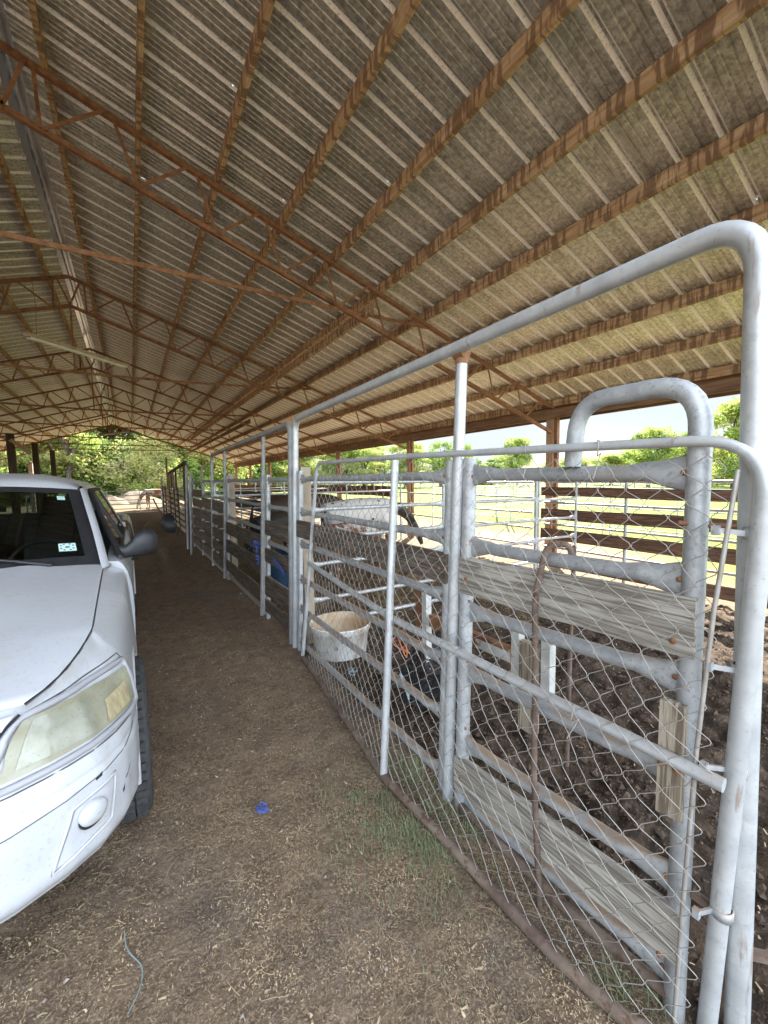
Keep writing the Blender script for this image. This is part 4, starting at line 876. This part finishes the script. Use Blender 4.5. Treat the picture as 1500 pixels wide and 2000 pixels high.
# ------------------------------------------------------------------ horses and calves
def skin(name, m, chains, parent=None, sub=2):
    """chains: list of [(x,y,z,r),...]; the first chain holds the root; later chains start at an existing point"""
    vs = []; ed = []; rad = []; idx = {}
    def pt(p):
        k = tuple(round(a, 4) for a in p[:3])
        if k not in idx: idx[k] = len(vs); vs.append(p[:3]); rad.append(p[3])
        return idx[k]
    for ch_ in chains:
        ids = [pt(p) for p in ch_]; ed += list(zip(ids[:-1], ids[1:]))
    me = bpy.data.meshes.new(name); me.from_pydata(vs, ed, []); ob = bpy.data.objects.new(name, me); C.objects.link(ob)
    md = ob.modifiers.new('skin', 'SKIN'); md.use_smooth_shade = True
    for i, r_ in enumerate(rad): sv = me.skin_vertices[0].data[i]; sv.radius = r_ if isinstance(r_, tuple) else (r_, r_)
    me.skin_vertices[0].data[0].use_root = True
    sb = ob.modifiers.new('sub', 'SUBSURF'); sb.levels = sub; sb.render_levels = sub
    me.materials.append(M[m]); ob.parent = parent; return ob
M['appaloosa'] = mat('spotted_coat', (.74, .72, .69), (.66, .63, .59), 3, rough=.8, coord='O', layers=[dict(type='voronoi', scale=6.5, lo=.235, hi=.20, color=(.03, .02, .018)), dict(scale=1, lo=9, hi=10, color=(0, 0, 0))])
M['blackcoat'] = mat('black_coat', (.012, .010, .010), (.03, .022, .018), 4, rough=.55, coord='O')
M['baycoat'] = mat('dark_bay_coat', (.035, .018, .012), (.06, .032, .02), 3, rough=.6, coord='O')
M['chestnut'] = mat('chestnut_coat', (.30, .12, .05), (.22, .08, .035), 3, rough=.7, coord='O')
M['foal'] = mat('red_spotted_coat', (.20, .08, .045), (.62, .58, .53), 2.6, lo=.50, hi=.56, rough=.8, coord='O', layers=[dict(type='voronoi', scale=13, lo=.26, hi=.22, color=(.10, .06, .05))])
M['pinto'] = mat('pinto_coat', (.34, .15, .08), (.72, .68, .62), 2.1, rough=.8, coord='O', lo=.5, hi=.53, detail=2)
M['palomino'] = mat('palomino_coat', (.52, .31, .14), (.60, .38, .19), 3, rough=.8, coord='O')
M['hoof'] = mat('hoof', (.10, .08, .06), rough=.6)
def horse(label, loc, rot, coat, mane, sc=1.0, head='down', neckcoat=None, group='horses in and around the pens'):
    t = thing('horse', label, 'horse', (0, 0, 0), group)
    body = [(0, 0, 1.08, (.27, .29)), (-.30, 0, 1.10, (.27, .28)), (-.58, 0, 1.16, (.25, .26)), (-.76, 0, 1.12, (.16, .19))]
    fwd = [(0, 0, 1.08, (.27, .29)), (.30, 0, 1.10, (.25, .28)), (.52, 0, 1.14, (.20, .26)), (.68, 0, 1.16, (.15, .20))]
    if head == 'down': nk = [(.92, 0, 1.10, .13), (1.14, 0, .94, .10), (1.26, 0, .78, .085)]; hd = [(1.30, 0, .70, .095), (1.40, 0, .52, .078), (1.47, 0, .36, .052), (1.49, 0, .31, .045)]
    elif head == 'graze': nk = [(.90, 0, .98, .13), (1.05, 0, .70, .10), (1.12, 0, .48, .085)]; hd = [(1.16, 0, .40, .095), (1.22, 0, .24, .075), (1.25, 0, .10, .052), (1.26, 0, .06, .045)]
    else: nk = [(.86, 0, 1.34, .14), (1.00, 0, 1.52, .11), (1.10, 0, 1.64, .09)]; hd = [(1.18, 0, 1.66, .10), (1.34, 0, 1.55, .075), (1.46, 0, 1.45, .052), (1.50, 0, 1.42, .045)]
    ch_ = [body, fwd]
    if not neckcoat: ch_.append([fwd[-1]]+nk+hd)
    else: ch_.append([fwd[-1], (nk[0][0]-.06, 0, nk[0][2]+.02, .12)])
    for s_ in (-1, 1):
        ch_.append([fwd[2], (.54, s_*.15, .90, (.10, .11)), (.54, s_*.155, .70, .072), (.55, s_*.155, .46, .050), (.54, s_*.155, .30, .034), (.54, s_*.155, .13, .037), (.58, s_*.155, .05, .048)])
        ch_.append([body[2], (-.60, s_*.15, .92, (.14, .17)), (-.52, s_*.16, .74, .10), (-.70, s_*.155, .50, .055), (-.68, s_*.155, .30, .038), (-.65, s_*.155, .13, .038), (-.60, s_*.155, .05, .048)])
    skin('body', coat, ch_, t)
    if neckcoat: skin('head_and_neck', neckcoat, [[(nk[0][0]-.20, 0, nk[0][2]+.03, .15)]+nk+hd], t)
    mb = MB(); hx, _, hz, _ = hd[0]
    for s_ in (-1, 1): mb.lathe([(.001, .11), (.022, .06), (.03, 0)], (hx-.05, s_*.055, hz+.04), 8)
    mb.build('ears', neckcoat or coat, t, (0, 0, 0))
    # mane: many thin locks falling from the crest
    mb = MB(); rr = random.Random(3); line = [(.62, 0, 1.30)]+[(a, b_, c_+r_*.9) for a, b_, c_, r_ in nk]
    for k in range(60):
        q = rr.random()*(len(line)-1); i = int(q); u_ = q-i; p = Vector(line[i])*(1-u_)+Vector(line[min(i+1, len(line)-1)])*u_; s_ = rr.choice((-1, 1))
        mb.tube([p, p+V(.0, s_*.07, .0), p+V(rr.uniform(-.03, .03), s_*.11, -.12-rr.random()*.06)], [.010, .008, .002], 4)
    mb.build('mane', mane, t, (0, 0, 0))
    mb = MB()
    for k in range(26):
        a, b_ = rr.uniform(-.03, .03), rr.uniform(-.03, .03); mb.tube([(-.90, a*.4, 1.20), (-1.0, a, 1.10), (-1.03+b_, a*1.6, .85), (-1.0+b_*2, a*2.4, .45+rr.random()*.15)], [.016, .014, .012, .002], 4)
    mb.build('tail', mane, t, (0, 0, 0))
    mb = MB()
    for x, y in ((.585, .155), (.585, -.155), (-.60, .155), (-.60, -.155)): mb.lathe([(0, .07), (.042, .07), (.058, 0), (0, 0)], (x, y, 0), 12)
    mb.build('hooves', 'hoof', t, (0, 0, 0))
    t.location = loc; t.rotation_euler.z = rot; t.scale = (sc,)*3; return t
horse('white horse with black spots and a black lowered head at the pen fence', (3.6, 6.6, 0), R(2), 'appaloosa', 'blackcoat', .96, 'down', 'blackcoat')
horse('small foal with red brown front and spotted white rump beside the white horse', (3.1, 6.0, 0), R(186), 'foal', 'chestnut', .70, 'down', 'chestnut')
horse('dark bay horse standing beyond the pale wooden post', (3.1, 8.4, 0), R(-8), 'baycoat', 'blackcoat', 1.0, 'down')
horse('black pony with its rump to the boarded panel', (2.3, 7.6, 0), R(35), 'blackcoat', 'blackcoat', .78, 'down')
horse('brown and white pinto horse grazing beyond the far gate', (1.35, 29.4, 0), R(200), 'pinto', 'blackcoat', .92, 'graze')
horse('pale palomino horse seen from behind next to the pinto', (2.35, 30.2, 0), R(75), 'palomino', 'palomino', .94, 'graze')

# ------------------------------------------------------------------ trees
def tree_meshes(nm, h, cw, nleaf, seed, ls, low=.2, mats=('leafA', 'leafB', 'leafC'), trunk_r=.2):
    rg = np.random.default_rng(seed); nb = 38
    bc = []
    for k in range(nb):
        t = rg.uniform(low, 1); w_ = cw*(.42+.58*math.sin(math.pi*min(1, (t-low)/(1-low)*.80+.20))**.8)*rg.uniform(.7, 1.1); a = rg.uniform(0, 6.28); r_ = w_*rg.uniform(.2, .85)
        bc.append((r_*math.cos(a), r_*math.sin(a), h*(t*.92), cw*rg.uniform(.13, .38)))
    bc = np.array(bc); per = nleaf//nb; allv = []; mi = []
    for i, (x, y, z, r_) in enumerate(bc):
        d = rg.normal(size=(per, 3)); d /= np.linalg.norm(d, axis=1)[:, None]; rad = r_*rg.uniform(.45, 1.12, per)[:, None]
        cpos = np.array([x, y, z])+d*rad*np.array([1, 1, .8]); n1 = rg.normal(size=(per, 3)); n1 /= np.linalg.norm(n1, axis=1)[:, None]
        n2 = np.cross(n1, rg.normal(size=(per, 3))); n2 /= np.linalg.norm(n2, axis=1)[:, None]; s_ = ls*rg.uniform(.5, 1.3, (per, 1))
        q = np.stack([cpos-n1*s_, cpos+n2*s_*.45, cpos+n1*s_, cpos-n2*s_*.45], 1); allv.append(q.reshape(-1, 3)); base = rg.choice(3, p=[.45, .38, .17]); mi += list(np.where(rg.random(per) < .7, base, rg.integers(0, 3, per)))
    crown = fast_mesh(nm+'_crown', np.concatenate(allv), 4, None, mi=mi, mats=list(mats))
    tb_ = MB(); top = h*.8; pts = [(.0, 0, -.3), (.05*h*rg.uniform(-.5, .5), .0, h*.25), (.06*h*rg.uniform(-.5, .5), .04*h, h*.5), (0, 0, top)]
    tb_.tube(pts, [trunk_r*1.3, trunk_r, trunk_r*.7, trunk_r*.2], 8)
    for k in range(12):
        b_ = bc[k]; tb_.tube([(0, 0, h*rg.uniform(.15, .45)), (b_[0]*.5, b_[1]*.5, b_[2]*.75), (b_[0], b_[1], b_[2])], [trunk_r*.5, trunk_r*.28, .02], 6)
    me_ = tb_.build(nm+'_tmp', 'bark'); trunk = me_.data; bpy.data.objects.remove(me_); return crown, trunk
KT = {'dense': tree_meshes('dense', 10, 4.2, 15000, 1, .17, .05, ('leafB', 'leafA', 'leafB')),
      'bright': tree_meshes('bright', 10, 4.0, 14000, 2, .17, .12, ('leafA', 'leafC', 'leafB')),
      'loose': tree_meshes('loose', 10, 3.4, 8000, 3, .16, .25, ('leafA', 'leafB', 'leafA')),
      'pale': tree_meshes('pale', 6, 3.9, 13000, 4, .11, .12, ('leafC', 'leafD', 'leafA'), .12),
      'round': tree_meshes('round', 10, 4.6, 14000, 5, .19, .18, ('leafA', 'leafB', 'leafC'))}
KH = {'dense': 10, 'bright': 10, 'loose': 10, 'pale': 6, 'round': 10}
def tree(kind, x, y, h, label, wide=1.0, rot=0, group=None):
    t = thing('broadleaf_tree', label, 'tree', (x, y, 0), group); k = h/KH[kind]
    for nm, me_ in zip(('crown', 'trunk'), KT[kind]): o = bpy.data.objects.new(nm, me_); C.objects.link(o); o.parent = t
    t.scale = (k*wide, k*wide, k); t.rotation_euler.z = rot; return t
GF = 'trees closing the view beyond the far end of the barn'; GR = 'trees beyond the pasture on the right'
FT = [('dense', -14, 46, 11, 1.3), ('bright', -10.5, 42, 8, 1.2), ('dense', -7.5, 52, 13, 1.2), ('bright', -4.6, 47, 10, 1.1), ('dense', -2.5, 58, 15, 1.2), ('pale', 1.3, 45, 5.9, 1.1), ('dense', 2.2, 56, 14, 1.3),
      ('dense', 6.5, 60, 13, 1.3), ('bright', 6.9, 50, 11, 1.1), ('bright', 10.5, 52, 10, 1.2), ('dense', 14, 62, 12, 1.3), ('dense', -18, 55, 14, 1.4), ('dense', -1, 50, 6, 1.5), ('dense', 4.2, 49.5, 5.5, 1.5), ('dense', -6, 62, 16, 1.5), ('bright', -1, 66, 17, 1.4), ('dense', 5, 68, 17, 1.5), ('bright', 12, 66, 14, 1.5), ('dense', -12, 64, 15, 1.6)]
D1 = ['far left dense tree behind the inner posts', 'bright green tree left of the far gate', 'tall dense tree behind the left inner posts', 'bright tree over the left end of the pipe gate', 'tallest dense tree straight down the aisle',
      'pale yellow leaved tree above the far gate', 'dense tree behind the pale yellow one', 'dense tree right of the pale yellow one', 'bright green tree above the stave fence', 'bright tree behind the far pipe frame',
      'dense tree behind the far corner of the pens', 'outermost dense tree at the left edge of the wood', 'low dense bushy tree left of the sand mounds', 'low dense bushy tree right of the two grazing horses', 'tall back row tree behind the left inner posts', 'tallest back row tree showing under the gable peak', 'back row dense tree right of the gable peak', 'back row bright tree behind the second pipe frame', 'back row tree at the left of the wood']
for i, (k_, x, y, h, wd) in enumerate(FT): tree(k_, x, y, h, D1[i], wd, i*1.3, GF)
RT = [('bright', 15.8, 66, 8.8, 1.3), ('bright', 22, 70, 8.6, 1.3), ('dense', 25, 76, 8.6, 1.5), ('bright', 29, 74, 9.0, 1.4), ('round', 33, 66, 9.0, 1.3), ('dense', 38, 76, 9, 1.5), ('round', 42, 72, 8.8, 1.3), ('bright', 46, 66, 9.6, 1.2),
      ('loose', 50, 60, 8.9, 1.2), ('loose', 51.5, 55, 8.0, 1.1), ('dense', 58, 66, 6.5, 1.8), ('dense', 78, 77, 6.9, 2.2), ('round', 65, 54.6, 9.6, 1.05), ('dense', 90, 62, 6.5, 2.4), ('dense', 106, 58, 7.5, 2.4), ('dense', 100, 46, 6.5, 2.6),
      ('round', 58.5, 27.5, 8.0, 1.25), ('round', 66, 26, 7.9, 1.3), ('bright', 42.5, 13.5, 7.8, 1.2), ('bright', 47, 11, 8.6, 1.3), ('round', 44, 7, 9, 1.3), ('dense', 80, 30, 7, 2.2), ('dense', 96, 30, 7, 2.4)]
RT += [('bright', 19, 64, 7.5, 1.7), ('bright', 26, 66, 7.6, 1.8), ('bright', 35, 63, 7.4, 1.8), ('bright', 43, 60, 7, 1.8), ('dense', 70, 66, 6, 2.4), ('bright', 84, 54, 5.6, 2.6), ('bright', 72, 40, 5.5, 2.4), ('bright', 62, 23, 6.4, 1.9), ('bright', 88, 40, 5.8, 2.6)]
D2 = ['yellow green tree seen under the far eave', 'second yellow green tree along the pasture', 'broad dense tree between two bright ones', 'bright tree behind the middle eave posts', 'round tree behind the chain link gate corner', 'broad dense tree deep in the row',
      'round crowned tree in the middle of the row', 'tall bright tree left of the middle frame post', 'loose crowned tree right of the middle frame post', 'smaller loose tree at the end of the bright row', 'low dark tree under the open sky',
      'low distant thicket tree on the horizon', 'single round tree standing against the sky', 'distant low tree right of the single round tree', 'distant broad tree inside the bow of the near panel', 'low distant tree behind the eave post',
      'round topped tree framed by the bow of the near panel', 'second round tree behind the bow of the near panel', 'big bright tree left of the near frame leg', 'large tree hidden behind the near frame leg', 'tree outside the right edge beyond the fence', 'low far tree right of the bow', 'lowest far tree at the right', 'low spreading tree first in the front of the bright row', 'low spreading tree second in the front of the bright row', 'low spreading tree third in the front of the bright row', 'low spreading tree last in the front of the bright row', 'dark low thicket left of the single round tree', 'pale thicket just right of the single round tree', 'pale thicket left inside the bow', 'rounded bush under the two trees in the bow', 'pale distant thicket between the post and the bow']
for i, (k_, x, y, h, wd) in enumerate(RT): tree(k_, x, y, h, D2[i], wd, i*1.7, GR)

# ------------------------------------------------------------------ litter, straw, clods, grass
def scatter(n, xr, yr, dens=None):
    x = RNG.uniform(*xr, n); y = RNG.uniform(*yr, n)
    if dens is not None: k = RNG.random(n) < dens(x, y); x, y = x[k], y[k]
    return x, y
def strips(x, y, ln, wd, segs, lift, curl, name, m, kind_label=None, upright=False, tip=.3, zoff=.003):
    n_ = len(x); a = RNG.uniform(0, 2*np.pi, n_); k = RNG.normal(0, curl, n_); px, py = x.copy(), y.copy(); L1 = ln/segs; vv = []
    z = ground_z(x, y)+zoff; el = lift
    for s_ in range(segs):
        if upright: dz = L1*np.cos(el*(s_+.5)/segs*1.4); dh = L1*np.sin(el*(s_+.5)/segs*1.4)
        else: dz = L1*np.sin(el)*(1 if s_ < segs/2 else -1); dh = L1*np.cos(el)
        qx, qy = px+np.cos(a)*dh, py+np.sin(a)*dh; qz = z+dz
        if not upright: qz = np.maximum(qz, ground_z(qx, qy)+zoff)
        w0 = wd*(1-(1-tip)*s_/segs); w1 = wd*(1-(1-tip)*(s_+1)/segs); nx_, ny_ = -np.sin(a), np.cos(a)
        vv.append(np.stack([np.stack([px+nx_*w0, py+ny_*w0, z], 1), np.stack([qx+nx_*w1, qy+ny_*w1, qz], 1), np.stack([qx-nx_*w1, qy-ny_*w1, qz+.0006], 1), np.stack([px-nx_*w0, py-ny_*w0, z+.0006], 1)], 1))
        px, py, z = qx, qy, qz; a = a+k
    me_ = fast_mesh(name, np.concatenate(vv).reshape(-1, 3), 4, m); o = bpy.data.objects.new(name, me_); C.objects.link(o); o['kind'] = 'stuff'; return o
aisle = lambda x, y: (x < 1.30).astype(float)
def dn(x, y): d = np.hypot(x, y); return np.clip(1.6/np.maximum(d, .6), .05, 1)*(vnoise(x*1.3, y*1.3, 9)*1.3+.1)
x, y = scatter(230000, (-1.0, 1.35), (.3, 10), dn)
strips(x, y, RNG.uniform(.003, .011, len(x)), RNG.uniform(.0007, .0020, len(x)), 1, RNG.uniform(0, .5, len(x)), 0, 'wood_chips', 'chip', tip=.7)
x, y = scatter(9000, (-1.0, 1.35), (.3, 8), dn)
strips(x, y, RNG.uniform(.02, .075, len(x)), RNG.uniform(.0004, .0010, len(x)), 4, RNG.uniform(0, .18, len(x)), .22, 'straw_litter', 'straw', tip=.6)
x, y = scatter(45000, (1.35, 5.5), (.3, 9), lambda x, y: np.clip((y-1.5)/3, .10, 1)*.9)
strips(x, y, RNG.uniform(.008, .03, len(x)), RNG.uniform(.0015, .0045, len(x)), 1, RNG.uniform(0, .6, len(x)), 0, 'pen_shavings', 'chip', tip=.7)
gd = lambda x, y: np.clip(1.2*np.exp(-(((x-1.03)/.20)**2+((y-1.55)/.34)**2))*(vnoise(x*9, y*9, 12)*1.5-.15), 0, 1)
x, y = scatter(26000, (.4, 1.32), (.7, 2.4), gd)
strips(x, y, RNG.uniform(.02, .055, len(x)), RNG.uniform(.0009, .0018, len(x)), 3, RNG.uniform(.6, 1.3, len(x)), .15, 'grass_patch', 'grass', upright=True, tip=.2)
x, y = scatter(5000, (1.12, 1.5), (.35, 1.9), lambda x, y: np.clip((vnoise(x*8, y*8, 14)*1.5-.85)*(x < 1.36), 0, 1))
strips(x, y, RNG.uniform(.03, .11, len(x)), RNG.uniform(.001, .002, len(x)), 4, RNG.uniform(.5, 1.4, len(x)), .2, 'panel_foot_grass', 'grass', upright=True, tip=.15)
x, y = scatter(420, (-1.0, 1.3), (.4, 5))
strips(x, y, RNG.uniform(.012, .03, len(x)), RNG.uniform(.003, .006, len(x)), 2, RNG.uniform(.1, .5, len(x)), .3, 'dry_leaf_bits', 'leafbit', tip=.3)
# clods
def clods(n, xr, yr, dens, rr_, name, m):
    x, y = scatter(n, xr, yr, dens); base = np.array([(1, 0, 0), (-1, 0, 0), (0, 1, 0), (0, -1, 0), (0, 0, 1), (0, 0, -1)], float); F = [(0, 2, 4), (2, 1, 4), (1, 3, 4), (3, 0, 4), (2, 0, 5), (1, 2, 5), (3, 1, 5), (0, 3, 5)]
    r_ = RNG.uniform(*rr_, len(x))**1.0; vv = base[None]*(r_[:, None, None])*RNG.uniform(.55, 1.25, (len(x), 6, 1)); a = RNG.uniform(0, 6.28, len(x)); c_, s_ = np.cos(a)[:, None], np.sin(a)[:, None]
    X = vv[..., 0]*c_-vv[..., 1]*s_+vv[..., 2]*.3+x[:, None]; Y = vv[..., 0]*s_+vv[..., 1]*c_+y[:, None]; Z = vv[..., 2]*.7+vv[..., 0]*.3+ground_z(x, y)[:, None]+r_[:, None]*.25
    W = np.stack([X, Y, Z], -1); me_ = fast_mesh(name, W[:, F].reshape(-1, 3), 3, m); o = bpy.data.objects.new(name, me_); C.objects.link(o); o['kind'] = 'stuff'; return o
clods(26000, (1.36, 4.5), (.2, 4.5), lambda x, y: vnoise(x*3, y*3, 25)*np.clip(1.5/np.hypot(x, y)+.2, 0, 1), (.003, .011), 'fine_muck_crumbs', 'clod')
clods(16000, (1.4, 6.0), (.2, 7), lambda x, y: vnoise(x*2, y*2, 15)*.9*np.clip(1.6/np.hypot(x, y)+.3, 0, 1), (.006, .026), 'muck_clods', 'clod')
clods(12000, (-1, 1.3), (.3, 5), dn, (.002, .007), 'dirt_crumbs', 'crumb')
clods(260, (-1, 1.3), (.4, 6), None, (.004, .011), 'small_stones', 'stone')
